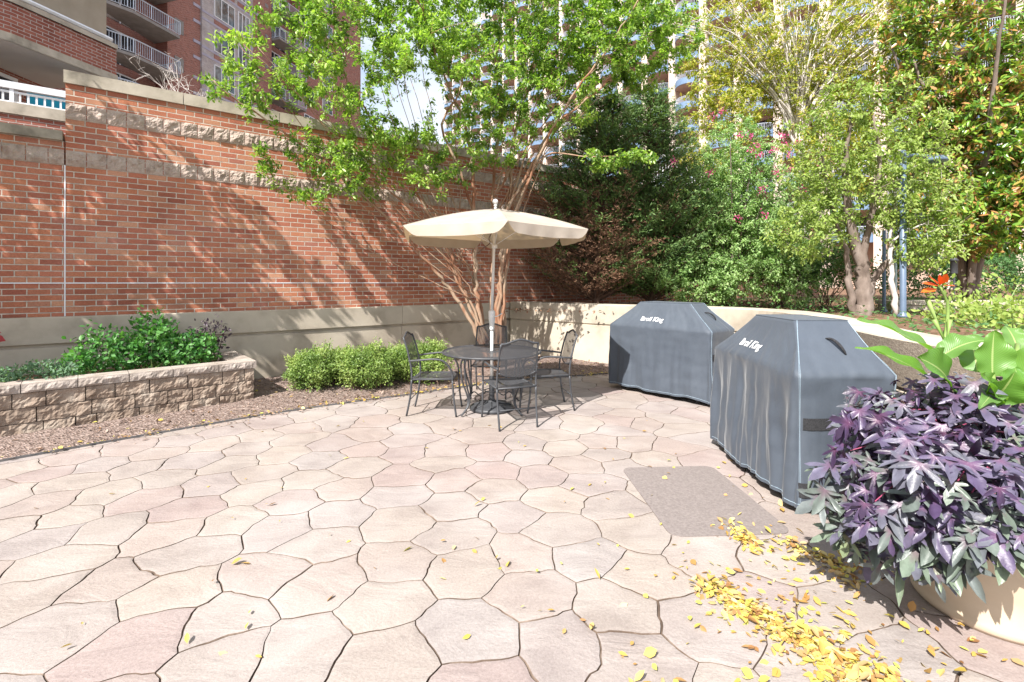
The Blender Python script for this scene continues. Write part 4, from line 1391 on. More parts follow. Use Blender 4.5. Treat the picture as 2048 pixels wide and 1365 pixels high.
for q, s_ in (((1855, 600), 0.05), ((1868, 640), 0.04), ((1900, 640), 0.035)):
    m_ = MB(); p_ = WL(q[0], q[1], 2.5) - bl; a_ = WL(1893, 690, 2.5) - bl
    m_.tube([a_, (a_ + p_) / 2, p_], [.005, .005, .012], 6); m_.build('bud', M['stemgreen'], c1, True)
petals = [((1878, 572), (1853, 568)), ((1876, 570), (1862, 556)), ((1884, 568), (1892, 553)), ((1886, 572), (1902, 572)), ((1874, 578), (1850, 583)), ((1878, 572), (1880, 555))]
fp = []; fd = []
for a, c in petals:
    p0_ = WL(*a, 2.5); p1_ = WL(*c, 2.46); fp.append(p0_ - bl); fd.append(p1_ - p0_)
fd = np.array(fd); fl = np.linalg.norm(fd, axis=1)
link('flower', leafmesh('flower', np.array(fp), fd, np.tile([0.1, -.6, .8], (len(fp), 1)), np.maximum(fl * 1.35, .06), np.full(len(fp), .04), rng.random(len(fp))), M['lf_orange'], c1)
c2 = thing('canna_plant', 'canna with a single upright pointed leaf glowing light green above the vine', 'canna', (2.42, 2.35, 0.7), group=gc)
canna_leaf(c2, WL(1985, 752, 2.3), WL(1989, 660, 2.3), 0.165, (-.2, -1, .3), -0.03, 0.6, 0.25)
canna_leaf(c2, WL(1983, 800, 2.15), WL(1965, 745, 2.0), 0.11, (.1, -1, .6), 0.04, 0.35, 0.3)
canna_leaf(c2, WL(1984, 800, 2.15), WL(2030, 742, 2.05), 0.2, (-.1, -1, .7), 0.06, 0.4, 0.35)
canna_leaf(c2, WL(1955, 745, 2.4), WL(1945, 690, 2.5), 0.14, (-.6, -1, .3), 0.03, 0.9, 0.2)
canna_leaf(c2, WL(1990, 790, 2.2), WL(1960, 812, 2.0), 0.09, (0, -.6, 1), 0.1, 0.95, 0.1)
mb = MB(); bl = np.array(c2.location); mb.tube([p - bl for p in spline([bl, WL(1984, 800, 2.2), WL(1986, 750, 2.3)], 5)], .011, 8); mb.build('stem', M['stemgreen'], c2, True)
c3 = thing('canna_plant', 'broad leaved canna cut off by the right edge of the picture', 'canna', (2.6, 2.3, 0.7), group=gc)
canna_leaf(c3, WL(2040, 800, 2.1), WL(2030, 735, 2.2), 0.15, (-.3, -1, .4), 0.04, 0.2, 0.3)
canna_leaf(c3, WL(2040, 760, 2.3), WL(2100, 690, 2.3), 0.17, (-.3, -1, .6), 0.08, 0.5, 0.3)
canna_leaf(c3, WL(2035, 700, 2.6), WL(2010, 650, 2.7), 0.12, (-.3, -1, .6), 0.08, 0.9, 0.3)
mb = MB(); bl = np.array(c3.location); mb.tube([p - bl for p in spline([bl, WL(2040, 760, 2.3), WL(2035, 690, 2.5)], 5)], .011, 8); mb.build('stem', M['stemgreen'], c3, True)

# ================================================================== fallen leaves
def litter():
    Ps = []
    def band(pp, n, w):
        g_ = [G(x, y)[:2] for x, y in pp]
        sp_ = np.array(spline([np.array(q) for q in g_], 10))
        i = rng.integers(0, len(sp_) - 1, n); f = rng.random(n)[:, None]
        q = sp_[i] * (1 - f) + sp_[i + 1] * f + rng.normal(size=(n, 2)) * w
        Ps.append(q)
    band([(1400, 1170), (1480, 1215), (1560, 1265), (1640, 1310), (1740, 1370)], 560, 0.045)
    band([(1440, 1165), (1500, 1240), (1600, 1275), (1700, 1370)], 240, 0.1)
    band([(1600, 1290), (1700, 1340), (1800, 1400)], 300, 0.08)
    band([(1455, 1050), (1490, 1080), (1520, 1100)], 130, 0.04)
    band([(1560, 1085), (1620, 1110), (1680, 1130), (1700, 1170)], 190, 0.05)
    band([(1560, 1100), (1640, 1200), (1720, 1260)], 70, 0.14)
    n = 260
    Ps.append(np.array([G(x, y)[:2] for x, y in zip(rng.uniform(1180, 2040, n), 820 + 560 * rng.random(n))]))
    Ps.append(np.array([G(x, y)[:2] for x, y in zip(rng.uniform(50, 1250, 70), 830 + 500 * rng.random(70) ** 1.5)]))
    i = rng.integers(20, len(esp) - 5, 380)
    Ps.append(esp[i] + rng.normal(size=(380, 2)) * np.array([0.05, 0.05]))
    i = rng.integers(0, len(VA), 260)
    Ps.append(VA[i][:, :2])
    q = np.concatenate(Ps); n = len(q)
    z = np.full(n, 0.006) + rng.random(n) * 0.012
    z[-640:] += 0.02
    z[-260:] = VA[i][:, 2] + 0.015
    ll = 0.02 + 0.042 * rng.random(n) ** 1.3
    D = np.c_[rng.normal(size=(n, 2)), rng.normal(size=n) * 0.25]
    N = np.c_[rng.normal(size=(n, 2)) * 0.55, np.ones(n)]
    o = link('fallen_leaves', leafmesh('fallen_leaves', np.c_[q, z], D, N, ll, ll * (0.35 + 0.4 * rng.random(n)), rng.random(n)), M['lf_litter'])
    tag(o, 'fallen yellow leaves scattered and drifted over the paving and mulch', 'fallen leaves', kind='stuff')
litter()

# ================================================================== TREES
def path(lst):
    return [W(*p) for p in lst]
base = np.array([-0.3, 8.35, 0.04])
st = [
    ([base + [-.1, 0, 0]] + path([(960, 640, 8.35), (952, 570, 8.3), (952, 500, 8.2), (948, 400, 8.1), (943, 310, 8.0), (925, 240, 7.9), (900, 180, 7.8), (870, 100, 7.7), (850, 20, 7.6)]), .06, .012),
    ([base + [-.12, 0, .2]] + path([(928, 620, 8.3), (880, 555, 8.2), (838, 505, 8.0), (790, 450, 7.8), (720, 390, 7.5), (640, 320, 7.1), (560, 260, 6.6), (480, 205, 6.2), (420, 160, 6.0)]), .045, .007),
    ([base + [-.08, -.05, .1]] + path([(935, 600, 8.3), (905, 520, 8.1), (870, 450, 7.9), (830, 380, 7.7), (780, 300, 7.5), (735, 230, 7.3), (690, 150, 7.1), (650, 60, 6.9)]), .04, .008),
    ([base + [.1, 0, 0]] + path([(992, 640, 8.35), (1000, 560, 8.2), (1005, 500, 8.1), (1015, 420, 8.0), (1050, 360, 7.9), (1100, 265, 7.8), (1150, 220, 7.7), (1230, 150, 7.6), (1300, 80, 7.5)]), .055, .01),
    ([base + [.12, .05, 0]] + path([(1008, 600, 8.4), (1018, 480, 8.4), (1024, 400, 8.3), (1020, 320, 8.3), (1035, 240, 8.2), (1060, 170, 8.2), (1075, 80, 8.2), (1090, -10, 8.1)]), .05, .012),
    ([base + [.0, .08, 0]] + path([(985, 600, 8.5), (985, 480, 8.5), (985, 400, 8.5), (992, 300, 8.5), (1005, 230, 8.4), (992, 150, 8.4), (1000, 60, 8.3), (1000, -40, 8.2)]), .05, .012),
    ([base + [-.05, .05, 0]] + path([(950, 560, 8.4), (945, 430, 8.2), (915, 330, 8.0), (885, 250, 7.9), (915, 190, 7.8), (935, 110, 7.7), (920, 30, 7.6)]), .04, .01),
    ([base + [.08, -.05, .3]] + path([(1015, 520, 8.2), (1050, 380, 8.0), (1095, 310, 7.8), (1170, 314, 7.6), (1260, 312, 7.4)]), .035, .006),
    ([base + [-.1, -.05, .5]] + path([(915, 560, 8.2), (840, 440, 7.9), (760, 370, 7.5), (690, 340, 7.1), (620, 300, 6.8)]), .03, .006),
    ([base + [.05, .0, .5]] + path([(1010, 500, 8.1), (1070, 330, 7.8), (1140, 200, 7.4), (1220, 90, 7.2), (1290, -20, 7.0)]), .035, .01),
]
st.append(([W(870, 100, 7.7), W(850, 40, 7.0), W(820, -30, 6.0), np.array([-1.4, 4.3, 4.95])], .02, .006))
rr = random.Random(31)
for k in range(22):
    ex, ey = rr.uniform(470, 900), rr.uniform(40, 430)
    eD = 6.2 + 1.6 * (ex - 470) / 430
    sx_, sy_ = rr.uniform(915, 965), rr.uniform(480, 610)
    mx_, my_ = sx_ + (ex - sx_) * .5 + rr.uniform(-20, 20), sy_ + (ey - sy_) * .45 + rr.uniform(0, 30)
    st.append(([W(sx_, sy_, 8.25), W(mx_, my_, (8.25 + eD) / 2 + .15), W(ex, ey, eD)], rr.uniform(.011, .018), .004))
for k in range(16):
    ex, ey = rr.uniform(1000, 1330), rr.uniform(-20, 200)
    sx_, sy_ = rr.uniform(985, 1025), rr.uniform(350, 520)
    mx_, my_ = sx_ + (ex - sx_) * .4, sy_ + (ey - sy_) * .5
    st.append(([W(sx_, sy_, 8.2), W(mx_, my_, 8.0), W(ex, ey, rr.uniform(7.3, 8.2))], rr.uniform(.012, .022), .004))
crowns = [(W(980, 30, 8.0), (2.1, 1.4, 1.7), 880), (W(730, 120, 7.2), (1.5, 1.0, 1.5), 330), (W(560, 130, 6.5), (1.0, 0.6, 1.0), 70),
          (W(1270, 60, 7.6), (1.1, .9, 1.0), 290), (W(770, 330, 7.5), (1.5, .6, .65), 120), (W(1240, 322, 7.5), (.7, .4, .16), 30), (W(620, 340, 6.9), (.9, .5, .55), 60),
          (W(930, 290, 7.6), (1.2, .6, .6), 80), (W(1180, 90, 7.9), (1.4, .7, .9), 230), (W(1110, 200, 7.8), (.8, .7, .7), 110), (W(460, 160, 6.1), (.4, .3, .7), 18), (W(860, -60, 7.6), (1.7, 1, .75), 180),
          (W(640, 20, 6.9), (1.2, .7, .6), 60), (W(900, 200, 8.6), (1.8, .5, 1.2), 110), (W(890, 130, 6.5), (1.1, .6, .8), 90), (np.array([-1.5, 4.2, 5.0]), (.9, .5, .35), 34)]
def rej(A):
    px_ = 1024 + A[:, 0] / A[:, 1] * F; py_ = 565 - (A[:, 2] - EYE) / A[:, 1] * F
    hole = ((px_ - 850) / 75) ** 2 + ((py_ - 195) / 60) ** 2 < 1
    # stay in front of the brick wall
    off = (A[:, 0] - P0[0]) * NN[0] + (A[:, 1] - P0[1]) * NN[1]
    keep = rng.random(len(A)) < 0.15
    return (hole & ~keep) | ((off < 0.15) & (A[:, 2] < 4.6))
t, _ = tree('crape_myrtle_tree', 'multi stemmed crape myrtle with peeling reddish bark and bright green crown behind the umbrella', 'tree', base, st, crowns,
            'bark_myrtle', 'lf_myrtle', nleaf=42, L=0.062, tfrac=.1, spread=.03, Wr=0.55, twig_r=.0055, reject=rej)

# off-frame tree up-sun, shading the left of the wall
b2 = np.array([-7.4, 3.4, 0.0])
st2 = [([b2, b2 + [.1, .1, 1.5], b2 + [.3, .2, 3], b2 + [.6, .5, 5.4]], .09, .02), ([b2 + [0, 0, 1], b2 + [.5, .4, 2.6], b2 + [.8, .9, 4.6]], .05, .015),
       ([b2 + [0, 0, 1.2], b2 + [-.6, -.3, 3.0], b2 + [-.8, -.5, 4.6]], .05, .015), ([b2 + [0, 0, 1], b2 + [.4, -.5, 2.6], b2 + [1.2, -.4, 5.0]], .05, .015)]
def rej2(A):
    return (A[:, 0] / A[:, 1] > -1.12) & (A[:, 2] < 1.75 + .63 * A[:, 1])
rr = random.Random(77)
for k in range(80):
    e = b2 + np.array([rr.uniform(-.4, 1.5), rr.uniform(-.2, 1.4), rr.uniform(3.0, 5.8)])
    if rej2(np.array([e]))[0]: continue
    st2.append(([b2 + [0.05, .1, rr.uniform(1.0, 2.4)], (b2 + [0, .1, 1.5] + e) / 2 + [0, 0, .4], e], rr.uniform(.018, .034), .009))
tree('shade_tree', 'leafy tree standing left of the patio whose shade falls on the brick wall', 'tree', b2, st2,
     [(b2 + [.8, .6, 4.4], (1.3, .8, 1.7), 340), (b2 + [.4, .5, 2.9], (1.0, .6, 1.0), 170), (b2 + [-1.0, -.2, 4.0], (1.3, .8, 1.7), 300), (b2 + [1.6, .9, 5.4], (.9, .6, 1.0), 120)], 'bark_grey', 'lf_myrtle', nleaf=11, tfrac=.3, L=0.125, Wr=0.5, twig_r=.008, reject=rej2, max_reach=1.6)

# dark conifers
def conifer(base, top, wid, n, label, lean=0.0, dead=True, nl=30):
    base = np.array(base); H = top - base[2]
    t = thing('dark_conifer', label, 'conifer', base, 0, 'dark conifers behind the curved wall')
    mb = MB(); mb.tube([(0, 0, 0), (lean * .5, 0, H * .5), (lean, 0, H * .97)], [.08, .05, .012], 8)
    LP = []; LD = []; DP = []; DD = []
    for k in range(n):
        h_ = rng.random() ** 1.15
        z = 0.12 + h_ * (H - 0.15)
        az = rng.random() * 2 * math.pi
        ln = wid * ((1 - h_) ** 0.65) * (0.6 + 0.55 * rng.random()) + 0.18
        if h_ < 0.15: ln *= 0.8
        s = np.array([lean * z / H, 0, z]); d = np.array([math.cos(az), math.sin(az), 0.25 + 0.5 * rng.random()])
        e = s + d * ln
        m_ = (s + e) / 2 + np.array([0, 0, -.06 * ln])
        tt = np.linspace(0, 1, 7)[:, None]
        plp = (1 - tt) ** 2 * s + 2 * tt * (1 - tt) * m_ + tt ** 2 * e
        mb.tube(list(plp), [.014 * (1 - .8 * i / 6) for i in range(7)], 4, cap=False)
        deadb = dead and (z < 1.7) and (math.cos(az - R(215)) > -0.1) and rng.random() < 0.8
        for q in range(int(6 * ln / 0.6) + 4):
            f = 0.3 + 0.7 * rng.random()
            i0 = min(5, int(f * 6)); p = plp[i0] + (plp[i0 + 1] - plp[i0]) * (f * 6 - i0)
            sd = norm(np.array([-d[1], d[0], 0.0]) * (1 if rng.random() < .5 else -1) + d * 0.7 + np.array([0, 0, .15]))
            sl = 0.12 + 0.22 * rng.random()
            k_ = nl // 3
            ff = np.sort(rng.random(k_))[:, None]
            pp = p + sd * sl * ff + rng.normal(size=(k_, 3)) * .012
            dd = norm(sd + np.array([0, 0, -.15]) + rng.normal(size=(k_, 3)) * .55)
            (DP if deadb else LP).append(pp); (DD if deadb else LD).append(dd)
    mb.build('trunk', M['bark_dark'], t)
    P = np.concatenate(LP); D = np.concatenate(LD); n_ = len(P)
    ll = .06 * (.6 + .8 * rng.random(n_))
    link('crown', leafmesh('crown', P, D, norm(rdir(n_) * .6 + np.array([-.2, -.4, .8])), ll, ll * .34, np.clip(rng.random(n_) * .6 + .35 * np.array([nz(*p, sc=3) + .5 for p in P]), 0, 1)), M['lf_conifer'], t)
    if DP:
        P = np.concatenate(DP); D = np.concatenate(DD); n_ = len(P); ll = .05 * (.6 + .8 * rng.random(n_))
        link('dead_foliage', leafmesh('dead_foliage', P, D, rdir(n_), ll, ll * .22, rng.random(n_)), M['lf_dead'], t)
    return t
conifer((1.75, 10.0, 1.03), 5.35, 1.6, 640, 'dark conifer nearest the crape myrtle, brown and dry at its lower left', 0.1, True)
conifer((2.95, 10.1, 1.03), 5.5, 1.45, 560, 'dark conifer to the right of its pair, behind the farther grill cover', -0.1, False)

# flowering shrub tree
def multi(base, n, spread, H, r0=.03, r1=.008, seed=0):
    rr = random.Random(seed); out = []
    for k in range(n):
        a = 2 * math.pi * k / n + rr.uniform(-.4, .4); s = spread * rr.uniform(.5, 1)
        out.append(([np.array(base), np.array(base) + [s * .3 * math.cos(a), s * .3 * math.sin(a), H * .35], np.array(base) + [s * .7 * math.cos(a), s * .7 * math.sin(a), H * .7], np.array(base) + [s * math.cos(a), s * math.sin(a), H * rr.uniform(.85, 1)]], r0, r1))
    return out
b3 = np.array([4.45, 9.7, 1.03])
t3, LP3 = tree('pink_myrtle_tree', 'dense green shrub dotted with pink blossoms behind the gap between the grill covers', 'flowering shrub', b3, multi(b3, 8, 1.0, 3.2, seed=4),
               [(b3 + [0, 0, 1.2], (1.4, .9, 1.0), 760), (b3 + [0.05, 0, 2.2], (1.3, .9, 1.05), 700), (b3 + [.1, 0, 3.1], (.8, .7, .8), 260), (b3 + [-.7, -.3, .6], (.95, .6, .6), 340), (b3 + [1.0, -.1, .8], (.9, .6, .8), 300)], 'bark_grey', 'lf_pinkbush', nleaf=26, L=.052, Wr=.55, twig_r=.005)
fl_px = [(1346, 322), (1422, 345), (1475, 436), (1527, 430), (1525, 378), (1500, 275), (1560, 296), (1520, 312), (1505, 300), (1570, 292), (1565, 270), (1553, 345), (1580, 340), (1598, 285), (1580, 305), (1605, 380), (1515, 290), (1545, 300), (1480, 270), (1443, 222), (1424, 235), (1570, 465), (1640, 330), (1660, 320)]
FP = []
for (x, y) in fl_px:
    q = W(x, y, 8.6)
    for k in range(24):
        FP.append(q + rng.normal(size=3) * .038)
FP = np.array(FP); n = len(FP)
link('blossoms', leafmesh('blossoms', FP - b3, rdir(n), rdir(n), np.full(n, .034), np.full(n, .03), rng.random(n)), M['lf_pink'], t3)

# far pale branched yellowing tree
b4 = np.array([7.9, 13.0, 1.03])
st4 = [([b4, W(1605, 400, 13), W(1598, 250, 13)], .16, .11)]
rr = random.Random(12)
for k in range(80):
    a = -1 + 2 * k / 79
    x1, y1 = 1598 + a * 60, 190 - 20 * (1 - abs(a)); x2, y2 = 1598 + a * 170, 100 - 25 * (1 - abs(a)) + rr.uniform(-15, 15); x3, y3 = 1598 + a * 330, -10 + 60 * abs(a) + rr.uniform(-30, 30)
    dd = rr.uniform(-1.0, 1.2)
    st4.append(([W(1598, 255 + rr.uniform(-15, 60), 13), W(x1, y1, 13 + dd * .3), W(x2, y2, 13 + dd * .7), W(x3, y3, 13 + dd)], rr.uniform(.022, .045), .007))
tree('pale_branched_tree', 'tall tree with a fan of whitish bare branches and yellowing leaves, upper right', 'tree', b4, st4,
     [(W(1620, 60, 13), (3.4, 1.2, 2.4), 900), (W(1440, 260, 12.6), (1.1, .9, 1.7), 380), (W(1470, 120, 12.8), (1.6, .9, 1.8), 480), (W(1740, 180, 13), (2.8, 1.2, 2.7), 1500), (W(1560, 180, 13.6), (2.2, .7, 1.6), 420), (W(1400, 350, 12.3), (.8, .7, .8), 150), (W(1660, 330, 12.6), (1.3, .8, 1.2), 420)],
     'bark_white', 'lf_yellow', nleaf=14, L=.09, Wr=.5, twig_r=.011, rootk=1.2)

# light leaved tree with gnarled trunk
b5 = np.array([5.75, 7.9, 1.0])
st5 = [([b5 + [0, 0, -.1], b5 + [.03, 0, .4], W(1722, 530, 7.9), W(1700, 440, 7.8), W(1690, 330, 7.7), W(1700, 230, 7.6)], .17, .02),
       ([b5 + [-.12, 0, 0], W(1697, 560, 7.9), W(1690, 500, 7.8), W(1660, 400, 7.6), W(1640, 300, 7.5)], .07, .015),
       ([b5 + [.1, 0, .2], W(1745, 560, 7.9), W(1775, 520, 7.8), W(1810, 440, 7.7), W(1830, 330, 7.6)], .08, .02),
       ([W(1725, 540, 7.9), W(1740, 440, 7.7), W(1760, 330, 7.5), W(1750, 230, 7.4)], .07, .015)]
tree('gnarled_tree', 'small tree with thick gnarled grey trunk and pale leaves, right of the nearer grill cover', 'tree', b5, st5,
     [(W(1730, 380, 7.7), (1.1, .9, .9), 300), (W(1640, 300, 7.6), (.7, .6, .8), 130), (W(1830, 380, 7.6), (.8, .7, 1.0), 190), (W(1620, 460, 7.5), (.7, .5, .5), 140), (W(1790, 240, 7.5), (.8, .5, .8), 110), (W(1690, 210, 7.6), (.5, .4, .6), 60), (W(1850, 500, 7.4), (.5, .4, .3), 50)],
     'bark_grey', 'lf_pale', nleaf=20, L=.062, Wr=.5, twig_r=.006)
# slim pale trunk beside it
b6 = np.array([6.1, 7.6, 1.03])
tree('slim_pale_tree', 'slim young tree with a whitish trunk between the thick trunk and the blue lamp post', 'tree', b6,
     [([b6, W(1783, 560, 7.6), W(1780, 490, 7.6), W(1790, 400, 7.6), W(1800, 300, 7.5)], .05, .015), ([W(1781, 500, 7.6), W(1800, 470, 7.5), W(1860, 440, 7.4), W(1900, 380, 7.3)], .02, .008)],
     [(W(1830, 400, 7.5), (.6, .5, .6), 130), (W(1870, 480, 7.4), (.5, .4, .35), 60)], 'bark_white', 'lf_pale', nleaf=15, L=.06, Wr=.5, twig_r=.006)
# magnolia
b7 = np.array([10.3, 10.8, 1.03])
tree('magnolia_tree', 'large magnolia with glossy green leaves and rusty brown undersides at the right edge', 'tree', b7,
     multi(b7, 9, 2.2, 6.4, .09, .02, 9),
     [(W(1900, 120, 10.8), (1.5, 1.3, 1.9), 420), (W(1960, 280, 10.3), (1.6, 1.3, 1.7), 560), (W(2060, 200, 10.3), (1.4, 1.2, 2.2), 420), (W(1960, 440, 10.0), (1.6, 1.1, .8), 330), (W(2070, 380, 9.8), (.9, .9, 1.0), 160), (W(1860, 20, 11), (1.0, 1.0, 1.0), 130)],
     'bark_grey', 'lf_magnolia', nleaf=20, L=.14, Wr=.42, twig_r=.01, rootk=1.0)

# understorey shrubs behind the wall
gu = 'dark understorey shrubs behind the curved wall'
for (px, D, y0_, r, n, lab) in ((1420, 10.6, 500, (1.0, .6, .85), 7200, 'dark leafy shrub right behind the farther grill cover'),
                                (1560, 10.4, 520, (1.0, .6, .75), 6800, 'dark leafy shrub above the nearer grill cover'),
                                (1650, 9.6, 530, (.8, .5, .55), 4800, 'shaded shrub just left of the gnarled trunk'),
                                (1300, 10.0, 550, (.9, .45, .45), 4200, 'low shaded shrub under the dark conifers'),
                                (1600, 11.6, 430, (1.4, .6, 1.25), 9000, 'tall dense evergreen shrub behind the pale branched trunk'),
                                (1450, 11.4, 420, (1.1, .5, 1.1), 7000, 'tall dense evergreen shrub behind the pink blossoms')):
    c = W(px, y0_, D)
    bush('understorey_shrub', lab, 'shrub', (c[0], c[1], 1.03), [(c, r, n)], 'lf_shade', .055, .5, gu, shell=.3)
bush('hedge', 'long dense green hedge far back under the magnolia', 'hedge', (14.5, 15.5, 1.03),
     [(W(1830, 545, 15.8), (1.6, .8, .95), 3600), (W(1960, 540, 15.6), (1.6, .8, 1.0), 3800), (W(2080, 540, 15.4), (1.6, .8, 1.0), 3200)], 'lf_hedge', .09, .5, shell=.6, stems=False)
bush('rose_bush', 'sprawling variegated leafy bush on the upper level behind the orange canna flower', 'shrub', (6.2, 6.0, 1.03),
     [(W(1950, 640, 6.2), (.75, .5, .3), 900), (W(2030, 650, 5.4), (.5, .5, .35), 700), (W(1900, 600, 6.6), (.3, .3, .35), 160), (W(2010, 590, 6.2), (.35, .3, .35), 160)], 'lf_pale', .065, .55, shell=.2, stemmat='stemgreen')

# ground cover over the raised bed
n = 16000
P = np.c_[rng.uniform(3.6, 17, n), rng.uniform(2.0, 15, n), np.full(n, 1.04)]
dmin = np.min(np.hypot(P[:, None, 0] - np.array(ipath)[None, :, 0], P[:, None, 1] - np.array(ipath)[None, :, 1]), 1)
inside = np.array([(p[0] > np.interp(p[1], [1, 2.3, 3.3, 4.15, 5, 6, 6.9, 7.65, 8.2], [2.9, 2.78, 2.8, 2.97, 3.3, 3.62, 3.75, 3.4, 2.75])) for p in P])
clump = np.array([nz(p[0], p[1], 3, .9) for p in P])
ok = inside & (dmin > .5) & ((clump > -.12) | (rng.random(n) < .25))
P = P[ok]; n = len(P); P[:, 2] += rng.random(n) ** 2 * .16
ll = .035 + .05 * rng.random(n)
tag(link('ground_cover', leafmesh('ground_cover', P, rdir(n) * [1, 1, .5], rdir(n) * .5 + [0, -.2, 1], ll, ll * .55, rng.random(n)), M['lf_hedge']), 'low pale green ground cover over the raised bed under the trees', 'ground cover', kind='stuff')
n = 5000
P = np.c_[rng.uniform(-.2, 14, n), rng.uniform(8.5, 14, n), np.full(n, 1.045)]
tag(link('dry_leaf_litter', leafmesh('dry_leaf_litter', P, rdir(n) * [1, 1, .3], rdir(n) * .4 + [0, 0, 1], np.full(n, .07), np.full(n, .035), rng.random(n)), M['lf_dead']), 'dry brown leaf litter lying in the raised bed behind the curved wall', 'leaf litter', kind='stuff')

# small bare shrub behind the brick wall
bs0 = np.array(W(370, 215, 8.3)); bs0[2] = 4.25
mb = MB(); tb_ = thing('bare_shrub', 'small leafless shrub with pale twigs poking above the brick wall', 'shrub', bs0)
rr = random.Random(2)
def twig(p, d, l, r, dep):
    pts_ = [p]
    for i in range(4):
        d = norm(d + np.array([rr.gauss(0, .22), rr.gauss(0, .22), rr.gauss(0.05, .18)]))
        pts_.append(pts_[-1] + d * l / 4)
    mb.tube(pts_, [r * (1 - .12 * i) for i in range(5)], 4)
    if dep:
        for k in range(3):
            q = pts_[rr.randint(1, 4)]
            twig(q, norm(d + np.array([rr.gauss(0, .8), rr.gauss(0, .8), rr.gauss(.2, .4)])), l * .6, r * .6, dep - 1)
for a in (-.5, 0.0, .35, -1.1, .8):
    twig(np.zeros(3), norm(np.array([a, rr.gauss(0, .2), 1.0])), .74, .013, 3)
mb.build('twigs', M['bark_white'], tb_)

# ================================================================== posts and lights on the upper level
def post(name, label, cat, px, D, z1, r, mat, arm=False):
    x = (px - 1024) / F * D
    t = thing(name, label, cat, (x, D, 1.03))
    mb = MB(); mb.lathe([(r * 1.9, 0), (r * 1.9, .03), (r * 1.15, .06), (r, .09), (r, z1 - 1.03)], 18); mb.build('post', M[mat], t, True)
    if arm:
        mb = MB(); zt = z1 - 1.03 - .12
        mb.tube(spline([(0, 0, zt), (.15, 0, zt + .05), (.42, 0, zt + .03)], 5), .025, 8); mb.build('arm', M[mat], t, True)
        mb = MB(); mb.lathe([(.03, zt + .05), (.1, zt + .03), (.16, zt - .02), (.165, zt - .05), (.1, zt - .055)], 20, .5, 0); mb.build('lamp_head', M[mat], t, True)
    return t
post('lamp_post', 'thick blue grey lamp post with a curved arm, right of the gnarled tree', 'lamp post', 1806, 7.4, 3.6, .042, 'bluemetal', True)
post('slim_post', 'thin dark blue post left of the lamp post, farther back', 'post', 1768, 8.6, 2.5, .028, 'bluemetal')
post('pale_post', 'pale blue green post close behind the whitish slim trunk', 'post', 1789, 8.2, 2.9, .035, 'palepole')
c = W(1908, 560, 8.8)
t = thing('path_light', 'small black path light on a short stake, above the orange flower', 'path light', (c[0], c[1], 1.1))
mb = MB(); mb.tube([(0, 0, 0), (0, 0, .62)], .018, 8); mb.build('stake', M['dark'], t)
mb = MB(); mb.lathe([(.05, .62), (.055, .64), (.055, .86), (.075, .87), (.02, .93)], 14); mb.build('lamp_housing', M['dark'], t, True)
# low wall at right on the upper level
lw = thing('low_garden_wall', 'low pale concrete wall in front of the far hedge at the right', 'garden wall', (7.2, 9.1, 1.03))
mb = MB(); mb.box(0, 9, 0, .35, 0, .11); mb.build('wall_course', M['concrete'], lw); mb = MB(); mb.box(-.03, 9, -.03, .38, .113, .19); mb.build('wall_cap', M['concrete'], lw)

# white railing far above the wall at the right
rl = thing('white_railing', 'short white metal railing on top of the wall, seen past the dark conifers', 'railing', wl(12.5, -0.15, 4.25), WROT)
mb = MB(); mb.box(0, 6, 0, .05, .95, 1.03); mb.box(0, 6, .01, .04, .08, .12); mb.build('rail', M['white'], rl)
mb = MB()
for k in range(44): mb.box(k * .137, k * .137 + .025, .012, .037, .12, .95)
mb.build('balusters', M['white'], rl)

# ================================================================== terrace parapet and railing, upper left
tpr = thing('terrace_parapet', 'brick terrace parapet with stone cap and white railing above the step in the wall', 'parapet', (P0[0], P0[1], 0), WROT)
OY = 5.1
mb = MB(); mb.box(-9, 1.5, OY, OY + .3, 3.0, 4.850); mb.build('brick_face', M['brick_far'], tpr)
mb = MB()
for k in range(8): mb.box(-9 + k * 1.3 + .003, -9 + (k + 1) * 1.3 - .003, OY - .04, OY + .34, 4.852, 5.070)
mb.build('cap', M['coping'], tpr)
mb = MB(); mb.box(-9, 1.5, OY + .06, OY + .18, 5.370, 5.500); mb.box(-9, 1.5, OY + .1, OY + .14, 5.290, 5.330); mb.box(-9, 1.5, OY + .1, OY + .14, 5.100, 5.130)
for k in range(88): mb.box(-9 + k * .118, -9 + k * .118 + .03, OY + .105, OY + .135, 5.130, 5.290)
for x in (-.75, -3.2, -5.370): mb.box(x, x + .06, OY + .08, OY + .16, 5.070, 5.370)
mb.build('railing', M['white'], tpr)
bt = thing('teal_bench', 'bright teal cushioned seat on the terrace behind the white railing', 'bench', wl(-0.1, -6.1, 4.75), WROT)
mb = MB(); mb.box(-.6, .6, 0, .6, .42, .56); mb.build('seat', M['teal'], bt)
mb = MB(); mb.box(-.6, .6, .45, .6, .57, .98); mb.build('backrest', M['teal'], bt)
mb = MB()
for x in (-.55, .5): mb.box(x, x + .05, .05, .1, 0, .42); mb.box(x, x + .05, .5, .55, 0, .42)
mb.build('frame', M['dark'], bt)

# ---- near building corner with curved balcony
FR = R(13.2)
nb = thing('brick_residence', 'near red brick building with a curved brick balcony over the wall, top left corner', 'building', (0, 0, 0))
par = [(-14, 9.0), (-11.3, 9.15), (-10.5, 9.35), (-10.2, 9.75), (-10.05, 10.3), (-9.87, 11.0), (-9.68, 11.75), (-9.95, 11.95), (-14, 12.3)]
spn = spline([np.array(p) for p in par[:4]], 6)[:-1] + [np.array(p) for p in par[3:]]
bal = thing('tmp', 'x', 'x'); bpy.data.objects.remove(bal)
mb = MB(); mb.prism([tuple(p) for p in spn], 6.45, 6.62); balc = mb.build('balcony', M['soffit'], nb)
